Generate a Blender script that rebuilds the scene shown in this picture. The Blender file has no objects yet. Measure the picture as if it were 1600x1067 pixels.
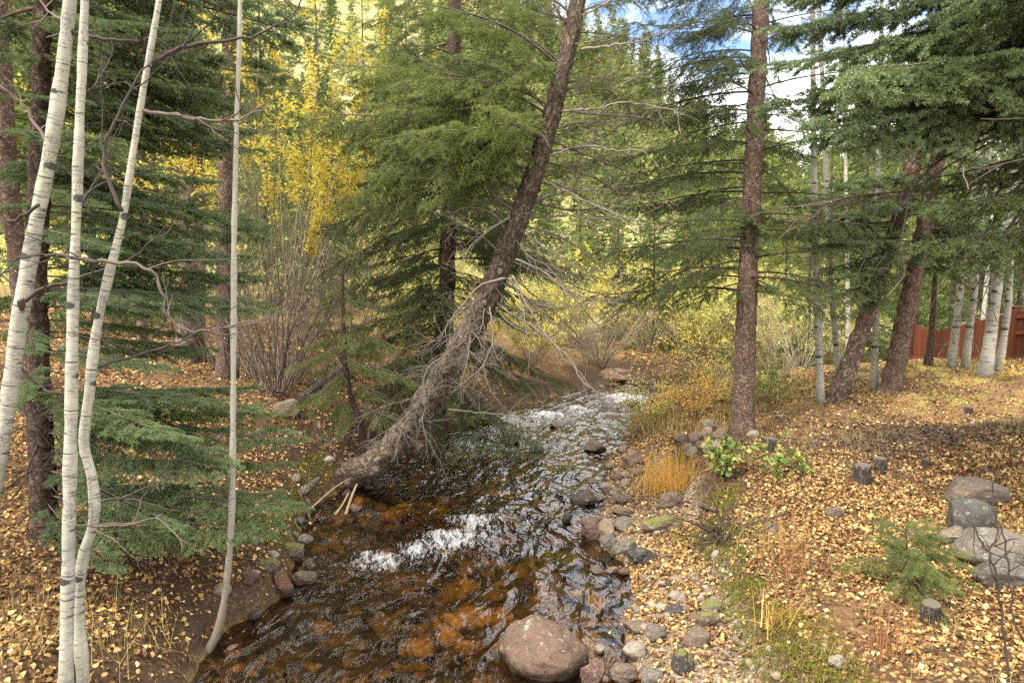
import bpy, math, numpy as np
from mathutils import Vector, Matrix
R = math.radians
scn = bpy.context.scene
COL = scn.collection
rng = np.random.default_rng(11)

# ------------------------------------------------------------------ numpy noise
def _hash(ix, iy, iz, seed):
    with np.errstate(over='ignore'):
        h = (ix.astype(np.int64)*374761393 + iy.astype(np.int64)*668265263 + iz.astype(np.int64)*2147483647 + seed*974634777) & 0xffffffff
        h = ((h ^ (h >> 13))*1274126177) & 0xffffffff
        h = (h ^ (h >> 16)) & 0xffffff
    return h/float(0xffffff)*2-1

def vnoise(x, y, z=None, seed=0):
    x = np.asarray(x, float); y = np.asarray(y, float)
    z = np.zeros_like(x) if z is None else np.asarray(z, float)
    ix, iy, iz = np.floor(x), np.floor(y), np.floor(z)
    fx, fy, fz = x-ix, y-iy, z-iz
    ux, uy, uz = [f*f*f*(f*(f*6-15)+10) for f in (fx, fy, fz)]
    out = 0
    for dx in (0, 1):
        for dy in (0, 1):
            for dz in (0, 1):
                w = (ux if dx else 1-ux)*(uy if dy else 1-uy)*(uz if dz else 1-uz)
                out = out + w*_hash(ix+dx, iy+dy, iz+dz, seed)
    return out

def fbm(x, y, z=None, seed=0, octaves=4, gain=.5):
    out, a, f = 0, 1., 1.
    for k in range(octaves):
        out = out + a*vnoise(np.asarray(x)*f+k*17.3, np.asarray(y)*f+k*9.1, None if z is None else np.asarray(z)*f, seed+k)
        a *= gain; f *= 2.03
    return out

def sstep(x, a, b):
    t = np.clip((np.asarray(x, float)-a)/(b-a), 0, 1)
    return t*t*(3-2*t)

def catmull(P, per=12):
    P = np.asarray(P, float)
    Q = np.vstack([2*P[0]-P[1], P, 2*P[-1]-P[-2]])
    out = []
    for i in range(1, len(Q)-2):
        p0, p1, p2, p3 = Q[i-1], Q[i], Q[i+1], Q[i+2]
        for t in np.linspace(0, 1, per, endpoint=False):
            out.append(.5*((2*p1)+(-p0+p2)*t+(2*p0-5*p1+4*p2-p3)*t*t+(-p0+3*p1-3*p2+p3)*t**3))
    out.append(Q[-2])
    return np.array(out)

# ------------------------------------------------------------------ camera
CAM = np.array([0., 0., 3.0]); PITCH = R(5.36); F = 1067.
FWD = np.array([0, math.cos(PITCH), -math.sin(PITCH)]); UP = np.array([0, math.sin(PITCH), math.cos(PITCH)])
def ray(px, py):
    return FWD + np.array([1., 0, 0])*(px-800)/F + UP*(533.5-py)/F
def at(px, py, depth): return CAM + ray(px, py)*depth
def atY(px, py, Y):
    d = ray(px, py); return CAM + d*(Y/d[1])

# ------------------------------------------------------------------ stream and terrain
CTRL = np.array([  # x, y, half width, water level
    (-.9, -14, 1.7, -.06), (-.8, -5, 1.7, -.04), (-.75, 1, 1.62, -.02), (-.76, 4.8, 1.62, 0.), (-.64, 6.6, 1.68, .02), (-.66, 8.5, 1.85, .12),
    (.1, 11.2, 1.62, .17), (1.2, 13.6, 1.3, .27), (2.6, 15.4, 1.0, .37), (4.4, 16.9, 1.0, .42), (7, 18.2, 1.2, .47),
    (12, 19.6, 1.3, .55), (22, 22, 1.3, .65), (40, 26, 1.4, .8), (80, 36, 1.4, 1.1)])
SC = catmull(CTRL, 22)
_T = np.gradient(SC[:, :2], axis=0); _T /= np.linalg.norm(_T, axis=1)[:, None]
SL = np.concatenate([[0], np.cumsum(np.linalg.norm(np.diff(SC[:, :2], axis=0), axis=1))])

def stream_coords(x, y):
    x = np.asarray(x, float).ravel(); y = np.asarray(y, float).ravel()
    d = np.empty_like(x); side = np.empty_like(x); hw = np.empty_like(x); wl = np.empty_like(x)
    for a in range(0, len(x), 20000):
        xs, ys = x[a:a+20000], y[a:a+20000]
        D = (xs[:, None]-SC[None, :, 0])**2+(ys[:, None]-SC[None, :, 1])**2
        k = D.argmin(1)
        d[a:a+20000] = np.sqrt(D[np.arange(len(xs)), k])
        cr = _T[k, 0]*(ys-SC[k, 1])-_T[k, 1]*(xs-SC[k, 0])
        side[a:a+20000] = np.where(cr > 0, -1, 1)      # -1 left bank, +1 right bank (looking upstream)
        hw[a:a+20000] = SC[k, 2]; wl[a:a+20000] = SC[k, 3]
    return d, side, hw, wl

HT = np.array([-9, -1.2, -.5, -.25, 0, .08, .14, .2, .28, .4, .7, 1.5, 9])
HE = np.array([.46, .46, .46, .42, .38, .35, .325, .275, .2, .13, .09, .07, .06])

def terrain(x, y, full=False):
    shp = np.shape(x)
    x = np.asarray(x, float).ravel(); y = np.asarray(y, float).ravel()
    d, side, hw, wl = stream_coords(x, y)
    e = d-hw+.13*fbm(x*1.3, y*1.3, seed=3, octaves=3)
    bar = 1-sstep(y, 8.6, 10.2)
    rA = np.interp(e, [0, .3, .95, 1.2, 2, 4, 8, 15, 40], [0, .09, .19, .42, .56, .72, .92, 1.02, 1.3])
    rB = np.interp(e, [0, .15, .5, 1, 2, 4, 8, 15, 40], [0, .12, .27, .42, .54, .68, .82, .95, 1.2])
    right = rA*bar+rB*(1-bar)
    lA = np.interp(e, [0, .12, .4, .9, 1.6, 3, 6, 10, 16, 40], [0, .2, .42, .66, .86, 1.12, 1.5, 1.95, 2.6, 4])
    lB = np.interp(e, [0, .3, 1, 3, 10, 40], [0, .16, .34, .5, .8, 1.2])
    k = sstep(x, -2.5, 2.5)*sstep(y, 10.5, 13.5)
    left = lA*(1-k)+lB*k
    bank = np.where(side > 0, right, left)
    eo = np.clip(e, 0, 3)/3
    bump = fbm(x*.8, y*.8, seed=9, octaves=4)*.10*eo+fbm(x*5, y*5, seed=21, octaves=3)*.022*np.clip(e*3+.3, 0, 1)
    # low mound in front of the fence, small hummock by the stumps
    bump = bump+np.where(side > 0, .22*np.exp(-((x-9.5)**2/14+(y-12.2)**2/3.5)), 0)
    bump = bump+.2*np.exp(-((x+2.62)**2/.16+(y-9.15)**2/.2))*(side < 0)
    bed = -.30*(1-np.exp(np.minimum(e, 0)/.45))+.05*fbm(x*2.6, y*2.6, seed=5, octaves=3)*sstep(-e, 0, .5)
    z = wl+np.where(e > 0, bank+bump, bed)
    r = np.hypot(x, y); az = np.where(y > 0, x/np.maximum(y, .1), np.sign(x)*9)
    E = np.interp(np.clip(az, -9, 9), HT, HE)
    s = sstep(r, 24, 150)**.85
    rr = np.minimum(r, 150)
    hill = np.where(y > 0, E*rr*s*sstep(y, 0, 14), 0)
    z = z+hill*(1+.06*fbm(x*.05, y*.05, seed=31, octaves=3))
    if full: return z.reshape(shp), e, side, wl, x, y
    return z.reshape(shp)

def gz(x, y): return float(terrain(np.array([x]), np.array([y]))[0])
def surf(x, y):
    z, e, side, wl, _, _ = terrain(x, y, True)
    return np.where(e < 0, np.maximum(z, wl), z)
def on_ground(px, py, water=True):
    d = ray(px, py); t = np.linspace(2, 60, 2400)
    P = CAM+d[None]*t[:, None]
    z = surf(P[:, 0], P[:, 1]) if water else terrain(P[:, 0], P[:, 1])
    k = np.argmax(P[:, 2] < z)
    if P[k, 2] >= z[k]: k = len(t)-1
    return P[k]
def depth_of(P): return float(np.dot(np.asarray(P)-CAM, FWD))

# ------------------------------------------------------------------ mesh building
def mesh_np(name, V, faces, mats, attrs=None, smooth=False, fmat=None):
    """faces: list of int arrays (n,3) or (n,4)"""
    V = np.asarray(V, np.float32)
    faces = [f for f in faces if len(f)]
    nl = sum(f.size for f in faces); nf = sum(len(f) for f in faces)
    me = bpy.data.meshes.new(name)
    me.vertices.add(len(V)); me.vertices.foreach_set('co', V.ravel())
    me.loops.add(nl); me.polygons.add(nf)
    me.loops.foreach_set('vertex_index', np.concatenate([f.ravel() for f in faces]).astype(np.int32))
    tot = np.concatenate([np.full(len(f), f.shape[1], np.int32) for f in faces])
    st = np.concatenate([[0], np.cumsum(tot)[:-1]]).astype(np.int32)
    me.polygons.foreach_set('loop_start', st)
    me.polygons.foreach_set('loop_total', tot)
    me.polygons.foreach_set('use_smooth', np.full(nf, bool(smooth)))
    for m in (mats if isinstance(mats, (list, tuple)) else [mats]): me.materials.append(m)
    if fmat is not None: me.polygons.foreach_set('material_index', np.asarray(fmat, np.int32))
    for k, (dom, typ, arr) in (attrs or {}).items():
        a = me.attributes.new(k, typ, dom)
        a.data.foreach_set('value' if typ == 'FLOAT' else 'vector', np.asarray(arr, np.float32).ravel())
    me.update(); me.validate()
    return me

def link(name, me, parent=None, loc=None):
    o = bpy.data.objects.new(name, me); COL.objects.link(o)
    if parent: o.parent = parent
    if loc is not None: o.location = loc
    return o
def tag(o, label=None, cat=None, group=None, kind=None):
    if label: o['label'] = label
    if cat: o['category'] = cat
    if group: o['group'] = group
    if kind: o['kind'] = kind
    return o
def thing(name, loc, label, cat, group=None):
    o = link(name, None); o.location = loc; o.empty_display_size = .2
    return tag(o, label, cat, group)

def frames(P):
    T = np.gradient(P, axis=0); T /= np.linalg.norm(T, axis=1)[:, None]+1e-9
    n = np.cross(T[0], [0, 1, 0.3]); n /= np.linalg.norm(n)
    N = [n]
    for i in range(1, len(P)):
        n = N[-1]-T[i]*np.dot(N[-1], T[i]); N.append(n/np.linalg.norm(n))
    N = np.array(N); return T, N, np.cross(T, N)

def tube_arr(P, r, sides=12, step=None, namp=0, nfreq=6, seed=0, ridge=0, flare=0):
    P = np.asarray(P, float); r = np.asarray(r, float)
    C = catmull(np.column_stack([P, r]), 16)
    if step:
        L = np.concatenate([[0], np.cumsum(np.linalg.norm(np.diff(C[:, :3], axis=0), axis=1))])
        n = max(3, int(L[-1]/step)); s = np.linspace(0, L[-1], n)
        C = np.column_stack([np.interp(s, L, C[:, i]) for i in range(4)])
    P, r = C[:, :3], C[:, 3]
    L = np.concatenate([[0], np.cumsum(np.linalg.norm(np.diff(P, axis=0), axis=1))])
    T, N, B = frames(P)
    a = np.linspace(0, 2*np.pi, sides, endpoint=False)
    ca, sa = np.cos(a), np.sin(a)
    rm = float(np.mean(r))
    rad = np.repeat(r[:, None], sides, 1)
    if flare:
        rad = rad*(1+flare*np.exp(-L[:, None]/.22)*(1+.45*np.sin(a*5+seed)[None]+.3*np.sin(a*3+seed*2)[None]))
    if namp:
        nx = fbm(ca[None]*rm*nfreq*1.6+0*L[:, None], sa[None]*rm*nfreq*1.6+0*L[:, None], L[:, None]*nfreq*(1-ridge*.75)+0*ca[None], seed=seed, octaves=4)
        rad = rad+namp*nx*(r[:, None]/r.max())
    V = P[:, None]+N[:, None]*(rad*ca)[..., None]+B[:, None]*(rad*sa)[..., None]
    bk = np.stack([np.broadcast_to(rm*ca, rad.shape), np.broadcast_to(rm*sa, rad.shape), np.repeat(L[:, None], sides, 1)], -1)
    n = len(P)
    i = np.arange(n-1)[:, None]*sides; j = np.arange(sides)[None]; j2 = (j+1) % sides
    Fq = np.stack([i+j, i+j2, i+sides+j2, i+sides+j], -1).reshape(-1, 4)
    V = V.reshape(-1, 3); bk = bk.reshape(-1, 3)
    V = np.vstack([V, P[0]-T[0]*.0, P[-1]]); bk = np.vstack([bk, [0, 0, 0], [0, 0, L[-1]]])
    j = np.arange(sides); c0, c1 = len(V)-2, len(V)-1
    Ft = np.vstack([np.stack([j*0+c0, (j+1) % sides, j], -1), np.stack([j*0+c1, (n-1)*sides+j, (n-1)*sides+(j+1) % sides], -1)])
    return V, Fq, Ft, bk, P, r

def tube_mesh(name, P, r, mat, off=(0, 0, 0), **kw):
    V, Fq, Ft, bk, Pc, rc = tube_arr(P, r, **kw)
    me = mesh_np(name, V-np.asarray(off), [Fq, Ft], mat, {'bk': ('POINT', 'FLOAT_VECTOR', bk)}, smooth=True)
    return me, Pc, rc

def join_arr(parts):
    """parts: (V, [faces...]) -> V, faces by width"""
    Vs, F3, F4, o = [], [], [], 0
    for V, fs in parts:
        for f in fs: (F3 if f.shape[1] == 3 else F4).append(f+o)
        Vs.append(V); o += len(V)
    return np.vstack(Vs), [np.vstack(F3) if F3 else np.zeros((0, 3), int), np.vstack(F4) if F4 else np.zeros((0, 4), int)]

def prisms(S):
    """S: (n,8) p0 p1 r0 r1 -> three-sided sticks"""
    S = np.asarray(S, float)
    p0, p1, r0, r1 = S[:, :3], S[:, 3:6], S[:, 6], S[:, 7]
    t = p1-p0; t /= np.linalg.norm(t, axis=1)[:, None]+1e-9
    ref = np.where(np.abs(t[:, 2:3]) > .9, [[1., 0, 0]], [[0, 0, 1.]])
    u = np.cross(t, ref); u /= np.linalg.norm(u, axis=1)[:, None]+1e-9
    v = np.cross(t, u)
    V = []
    for k in range(3):
        a = 2*np.pi*k/3
        w = u*math.cos(a)+v*math.sin(a)
        V.append(p0+w*r0[:, None]); V.append(p1+w*r1[:, None])
    V = np.stack(V, 1).reshape(-1, 3)
    b = np.arange(len(S))[:, None]*6
    F4 = np.concatenate([b+np.array([[0, 2, 3, 1]]), b+np.array([[2, 4, 5, 3]]), b+np.array([[4, 0, 1, 5]])]) 
    return V, F4

def sticks_mesh(name, S, mat):
    V, F4 = prisms(S)
    return mesh_np(name, V, [F4], mat, smooth=True)

def needle_arr(S, rs, dens, length, width, theta=55, shade=None):
    S = np.asarray(S, float)
    p0, p1 = S[:, :3], S[:, 3:6]
    L = np.linalg.norm(p1-p0, axis=1)
    cnt = np.maximum(1, (L*dens+rs.random(len(S))).astype(int))
    k = np.repeat(np.arange(len(S)), cnt); n = len(k)
    t = (p1-p0)/(L[:, None]+1e-9)
    ref = np.where(np.abs(t[:, 2:3]) > .9, [[1., 0, 0]], [[0, 0, 1.]])
    u = np.cross(t, ref); u /= np.linalg.norm(u, axis=1)[:, None]+1e-9
    v = np.cross(t, u)
    q = p0[k]+(p1-p0)[k]*rs.random((n, 1))
    phi = rs.random(n)*2*np.pi; th = np.radians(theta+rs.normal(0, 12, n))
    d = t[k]*np.cos(th)[:, None]+(u[k]*np.cos(phi)[:, None]+v[k]*np.sin(phi)[:, None])*np.sin(th)[:, None]
    d[:, 2] += .12; d /= np.linalg.norm(d, axis=1)[:, None]
    w = np.cross(d, rs.normal(size=(n, 3))); w /= np.linalg.norm(w, axis=1)[:, None]+1e-9
    ln = length*rs.uniform(.7, 1.15, n)[:, None]
    wd = width*.5
    a = q-w*wd*.7; b = q+w*wd*.7; c = q+d*ln*.6+w*wd; e = q+d*ln*.6-w*wd; tip = q+d*ln
    V = np.stack([a, b, c, tip, e], 1).reshape(-1, 3)
    o = np.arange(n)[:, None]*5
    F4 = o+np.array([[0, 1, 2, 4]]); F3 = o+np.array([[4, 2, 3]])
    sr = (.55*S[:, 6]+.45*rs.random(len(S))) if shade is None else shade
    rnd = np.clip(.65*sr[k]+.35*rs.random(n), 0, 1)
    return V, F3, F4, rnd

def needle_mesh(name, S, rs, mat, dens=300, length=.02, width=.003, theta=55, shade=None):
    V, F3, F4, rnd = needle_arr(S, rs, dens, length, width, theta, shade)
    return mesh_np(name, V, [F3, F4], mat, {'rnd': ('FACE', 'FLOAT', np.concatenate([rnd, rnd]))})

def leaf_arr(P, size, rs, up=.0, aspect=1.25, fold=.25, normals=None):
    """ovate leaves of four triangles, folded along the midrib"""
    n = len(P); size = np.broadcast_to(size, n)
    N = rs.normal(size=(n, 3)); N /= np.linalg.norm(N, axis=1)[:, None]
    if normals is not None: N = normals+N*(1-up)
    else: N[:, 2] = np.abs(N[:, 2]); N = N*(1-up)+np.array([0, 0, up])
    N /= np.linalg.norm(N, axis=1)[:, None]
    t = np.cross(N, rs.normal(size=(n, 3))); t /= np.linalg.norm(t, axis=1)[:, None]+1e-9
    s = np.cross(N, t)
    def pt(a, b, c): return P+(t*a+s*b)*size[:, None]+N*(c*size)[:, None]
    f = fold*rs.uniform(-.6, 1.2, n); g = rs.uniform(-.15, .3, n)
    h = .5/aspect
    V = np.stack([pt(-.5, 0, g*.6), pt(-.22, h*.95, f), pt(.12, h*.85, f), pt(.5, 0, g), pt(.12, -h*.85, f), pt(-.22, -h*.95, f), pt(.0, 0, 0*f)], 1).reshape(-1, 3)
    o = np.arange(n)[:, None]*7
    F4 = np.concatenate([o+np.array([[0, 6, 2, 1]]), o+np.array([[0, 5, 4, 6]])])
    F3 = np.concatenate([o+np.array([[6, 3, 2]]), o+np.array([[6, 4, 3]])])
    rnd = rs.random(n)
    return V, [F3, F4], np.concatenate([rnd]*4)
def leaf_mesh(name, P, size, rs, mat, **kw):
    V, fs, rnd = leaf_arr(np.asarray(P, float), size, rs, **kw)
    return mesh_np(name, V, fs, mat, {'rnd': ('FACE', 'FLOAT', rnd)}, smooth=False)
# ------------------------------------------------------------------ materials
class NT:
    def __init__(s, name):
        s.m = bpy.data.materials.new(name); s.m.use_nodes = True; s.t = s.m.node_tree
        s.t.nodes.clear(); s.out = s.t.nodes.new('ShaderNodeOutputMaterial')
    def n(s, typ, ins=None, **kw):
        nd = s.t.nodes.new(typ)
        for k, v in kw.items(): setattr(nd, k, v)
        for k, v in (ins or {}).items(): s.set(nd.inputs[k], v)
        return nd
    def set(s, sock, v):
        if isinstance(v, bpy.types.NodeSocket): s.t.links.new(v, sock)
        else:
            if sock.type == 'RGBA' and len(v) == 3: v = (*v, 1)
            sock.default_value = v
    def attr(s, name, out='Fac'): return s.n('ShaderNodeAttribute', attribute_name=name).outputs[out]
    def obj(s): return s.n('ShaderNodeTexCoord').outputs['Object']
    def mapv(s, v, scale=(1, 1, 1), loc=(0, 0, 0)): return s.n('ShaderNodeMapping', {'Vector': v, 'Scale': scale, 'Location': loc}).outputs[0]
    def noise(s, v, scale=5, detail=4, rough=.55, dist=0, out='Fac'):
        return s.n('ShaderNodeTexNoise', {'Vector': v, 'Scale': scale, 'Detail': detail, 'Roughness': rough, 'Distortion': dist}).outputs[out]
    def voro(s, v, scale=5, feature='F1', out='Distance', rnd=1.):
        return s.n('ShaderNodeTexVoronoi', {'Vector': v, 'Scale': scale, 'Randomness': rnd}, feature=feature).outputs[out]
    def ramp(s, f, stops, interp='LINEAR'):
        nd = s.n('ShaderNodeValToRGB', {'Fac': f}); cr = nd.color_ramp; cr.interpolation = interp
        while len(cr.elements) < len(stops): cr.elements.new(.5)
        for e, (p, c) in zip(cr.elements, stops):
            e.position = p; e.color = (*((c, c, c) if isinstance(c, (int, float)) else c), 1)
        return nd.outputs[0]
    def mix(s, f, a, b, mode='MIX'):
        nd = s.n('ShaderNodeMix', data_type='RGBA', blend_type=mode)
        s.set(nd.inputs[0], f); s.set(nd.inputs[6], a); s.set(nd.inputs[7], b)
        return nd.outputs[2]
    def math(s, op, a, b=None, c=None, clamp=False):
        nd = s.n('ShaderNodeMath', operation=op, use_clamp=clamp); s.set(nd.inputs[0], a)
        if b is not None: s.set(nd.inputs[1], b)
        if c is not None: s.set(nd.inputs[2], c)
        return nd.outputs[0]
    def bump(s, h, strength=.5, dist=.02, normal=None):
        ins = {'Height': h, 'Strength': strength, 'Distance': dist}
        if normal is not None: ins['Normal'] = normal
        return s.n('ShaderNodeBump', ins).outputs[0]
    def princ(s, col, rough=.7, normal=None, spec=.3, **kw):
        ins = {'Base Color': col, 'Roughness': rough, 'Specular IOR Level': spec}; ins.update(kw)
        if normal is not None: ins['Normal'] = normal
        return s.n('ShaderNodeBsdfPrincipled', ins).outputs[0]
    def done(s, sh): s.t.links.new(sh, s.out.inputs[0]); return s.m

def leafy(name, stops, trans=.3, rough=.55, spec=.25, hue=.0):
    t = NT(name)
    col = t.ramp(t.attr('rnd'), stops)
    oi = t.n('ShaderNodeObjectInfo').outputs['Random']
    col = t.mix(1., col, t.ramp(oi, [(0, (.82, .82, .82)), (.5, (1, 1, 1)), (1, (1.14, 1.08, .92))]), 'MULTIPLY')
    a = t.princ(col, rough, spec=spec)
    if trans:
        b = t.n('ShaderNodeBsdfTranslucent', {'Color': col}).outputs[0]
        a = t.n('ShaderNodeMixShader', {0: trans, 1: a, 2: b}).outputs[0]
    return t.done(a)

def flatmat(name, col, rough=.8, var=.25, scale=12):
    t = NT(name); v = t.obj()
    f = t.noise(v, scale, 4)
    c = t.mix(f, tuple(x*(1-var) for x in col), tuple(min(1, x*(1+var)) for x in col))
    return t.done(t.princ(c, rough))

M = {}
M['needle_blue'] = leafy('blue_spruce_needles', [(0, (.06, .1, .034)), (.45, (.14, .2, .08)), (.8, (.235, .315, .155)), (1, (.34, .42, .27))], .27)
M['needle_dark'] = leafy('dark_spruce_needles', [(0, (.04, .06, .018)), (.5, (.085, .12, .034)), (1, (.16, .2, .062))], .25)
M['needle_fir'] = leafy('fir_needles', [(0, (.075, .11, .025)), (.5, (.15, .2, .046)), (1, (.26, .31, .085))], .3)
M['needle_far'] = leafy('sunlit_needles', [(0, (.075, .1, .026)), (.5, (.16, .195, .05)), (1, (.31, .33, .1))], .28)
M['leaf_yellow'] = leafy('yellow_leaf', [(0, (.68, .5, .05)), (.4, (.8, .66, .09)), (.8, (.85, .75, .16)), (1, (.7, .72, .18))], .45)
M['leaf_olive'] = leafy('olive_leaf', [(0, (.36, .35, .08)), (.5, (.58, .55, .14)), (1, (.74, .68, .25))], .38)
M['leaf_green'] = leafy('green_leaf', [(0, (.09, .14, .035)), (.5, (.18, .24, .055)), (.75, (.28, .31, .075)), (1, (.46, .42, .11))], .3)
M['leaf_litter'] = leafy('fallen_leaf', [(0, (.07, .035, .016)), (.25, (.16, .078, .03)), (.5, (.32, .175, .06)), (.74, (.46, .28, .098)), (.92, (.6, .41, .16)), (1, (.66, .52, .28))], .12)
M['grass_orange'] = leafy('orange_grass', [(0, (.55, .27, .05)), (.5, (.78, .45, .09)), (1, (.85, .6, .2))], .4)
M['grass_straw'] = leafy('straw_grass', [(0, (.3, .21, .08)), (.6, (.48, .37, .15)), (1, (.42, .44, .12))], .35)
M['weed_red'] = leafy('reddish_weed', [(0, (.16, .06, .03)), (.6, (.3, .12, .06)), (1, (.45, .25, .1))], .25)
M['bark_chip'] = leafy('bark_chip', [(0, (.03, .022, .018)), (.5, (.075, .055, .045)), (1, (.16, .12, .1))], 0, .85)
M['moss'] = leafy('moss_blades', [(0, (.1, .11, .015)), (.5, (.2, .205, .025)), (1, (.32, .31, .05))], .3)

def bark(name, c0, c1, c2, plate=28, stretch=.5, bumpd=.012, moss=0, red=None):
    t = NT(name); v = t.attr('bk', 'Vector')
    vs = t.mapv(v, (1, 1, stretch))
    n1 = t.noise(vs, 5, 6, .6)
    cell = t.noise(vs, plate*1.1, 3, .6)
    fine = t.noise(vs, plate*4, 4, .75)
    rid = t.math('ABSOLUTE', t.math('SUBTRACT', t.noise(vs, plate*.8, 5, .7, .8), .5))
    crack = t.ramp(rid, [(0, 0), (.05, .55), (.14, 1)])
    col = t.mix(n1, c0, c1)
    col = t.mix(t.ramp(t.math('MULTIPLY', cell, fine), [(.18, 0), (.4, 1)]), col, c2)
    if red: col = t.mix(t.ramp(t.noise(v, 2.2, 3), [(.5, 0), (.66, .9)]), col, red)
    col = t.mix(t.math('SUBTRACT', 1., crack, clamp=True), col, tuple(x*.3 for x in c0))
    if moss:
        col = t.mix(t.math('MULTIPLY', t.ramp(t.noise(v, 4, 5), [(.42, 0), (.6, 1)]), t.ramp(t.n('ShaderNodeSeparateXYZ', {0: v}).outputs[2], [(0, moss), (.9, moss), (1, 0)])), col, (.09, .085, .02))
    h = t.math('ADD', t.math('MULTIPLY', crack, .8), t.math('MULTIPLY', fine, .5))
    return t.done(t.princ(col, .88, t.bump(h, .9, bumpd), spec=.15))

M['bark_spruce'] = bark('spruce_bark', (.17, .105, .072), (.29, .19, .135), (.4, .3, .23), 42, .75, .012)
M['bark_fir'] = bark('fir_bark', (.105, .074, .05), (.19, .138, .094), (.31, .25, .18), 30, .38, .018, moss=.6)
M['bark_pine'] = bark('pine_bark', (.16, .11, .08), (.27, .19, .135), (.37, .29, .22), 24, .4, .018, red=(.29, .145, .085))
M['bark_dark'] = bark('dark_bark', (.08, .05, .036), (.14, .092, .066), (.2, .15, .115), 36, .6, .01)
M['stump_bark'] = bark('stump_bark', (.07, .055, .045), (.14, .11, .09), (.22, .19, .16), 40, .4, .012)

def aspen_bark():
    t = NT('aspen_bark'); v = t.attr('bk', 'Vector')
    big = t.noise(v, 3.2, 4); z = t.n('ShaderNodeSeparateXYZ', {0: v}).outputs[2]
    col = t.mix(t.ramp(big, [(.35, 0), (.65, 1)]), (.42, .4, .32), (.27, .265, .215))
    col = t.mix(t.ramp(t.noise(v, 1.1, 3), [(.5, 0), (.68, .55)]), col, (.38, .385, .23))
    oi = t.n('ShaderNodeObjectInfo').outputs['Random']
    # horizontal lenticels
    ln = t.noise(t.mapv(v, (20, 20, 120)), 1., 3, .6)
    ln2 = t.noise(t.mapv(v, (7, 7, 55)), 1., 3, .6)
    patch = t.ramp(t.noise(v, 4.5, 3), [(.4, .1), (.62, 1)])
    f = t.math('MULTIPLY', t.ramp(ln, [(.54, 0), (.6, 1)]), patch)
    col = t.mix(t.math('MULTIPLY', f, .75), col, (.1, .085, .07))
    col = t.mix(t.ramp(ln2, [(.59, 0), (.63, .9)]), col, (.06, .05, .045))
    # dark eye-shaped branch scars
    vo = t.voro(t.mapv(v, (5, 5, 9)), 1., 'F1')
    col = t.mix(t.ramp(t.math('ADD', vo, t.math('MULTIPLY', t.noise(v, 60, 2), .1)), [(.24, .97), (.29, 0)]), col, (.025, .03, .027))
    # grey scuffed patches
    sp = t.math('MULTIPLY', t.ramp(t.noise(v, 95, 3, .7), [(.5, 0), (.6, 1)]), t.ramp(t.noise(v, 2.6, 4), [(.46, 0), (.58, 1)]))
    col = t.mix(t.math('MULTIPLY', sp, .9), col, (.13, .12, .11))
    # rough blackened foot
    foot = t.ramp(t.math('ADD', z, t.math('MULTIPLY', big, .5)), [(.3, .8), (.62, 0)])
    col = t.mix(t.math('MULTIPLY', foot, t.ramp(t.noise(v, 30, 4), [(.4, 0), (.55, 1)])), col, (.08, .07, .06))
    return t.done(t.princ(col, .72, t.bump(t.math('ADD', t.math('MULTIPLY', f, -.6), t.noise(v, 60, 3)), .35, .004), spec=.25))
M['aspen'] = aspen_bark()
def pole_bark():
    t = NT('young_aspen_bark'); v = t.attr('bk', 'Vector')
    col = t.mix(t.noise(v, 5, 4), (.24, .225, .18), (.35, .33, .275))
    ln = t.noise(t.mapv(v, (22, 22, 130)), 1., 3, .6)
    col = t.mix(t.ramp(ln, [(.62, 0), (.67, .9)]), col, (.05, .04, .035))
    z = t.n('ShaderNodeSeparateXYZ', {0: v}).outputs[2]
    col = t.mix(t.ramp(t.math('DIVIDE', z, 3.), [(.1, .75), (.6, 0)]), col, (.13, .095, .06))  # shade on the lower stem, put into the bark colour
    return t.done(t.princ(col, .75, t.bump(ln, .3, .003)))
M['pole'] = pole_bark()
M['twig_dark'] = flatmat('dark_twig', (.05, .036, .03), .8)
M['twig_brown'] = flatmat('brown_twig', (.125, .098, .076), .8)
M['twig_grey'] = flatmat('dead_grey_twig', (.225, .19, .15), .8)
M['twig_tan'] = flatmat('tan_willow_stem', (.24, .185, .125), .75)
M['twig_pale'] = flatmat('pale_twig', (.4, .35, .28), .75)

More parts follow.
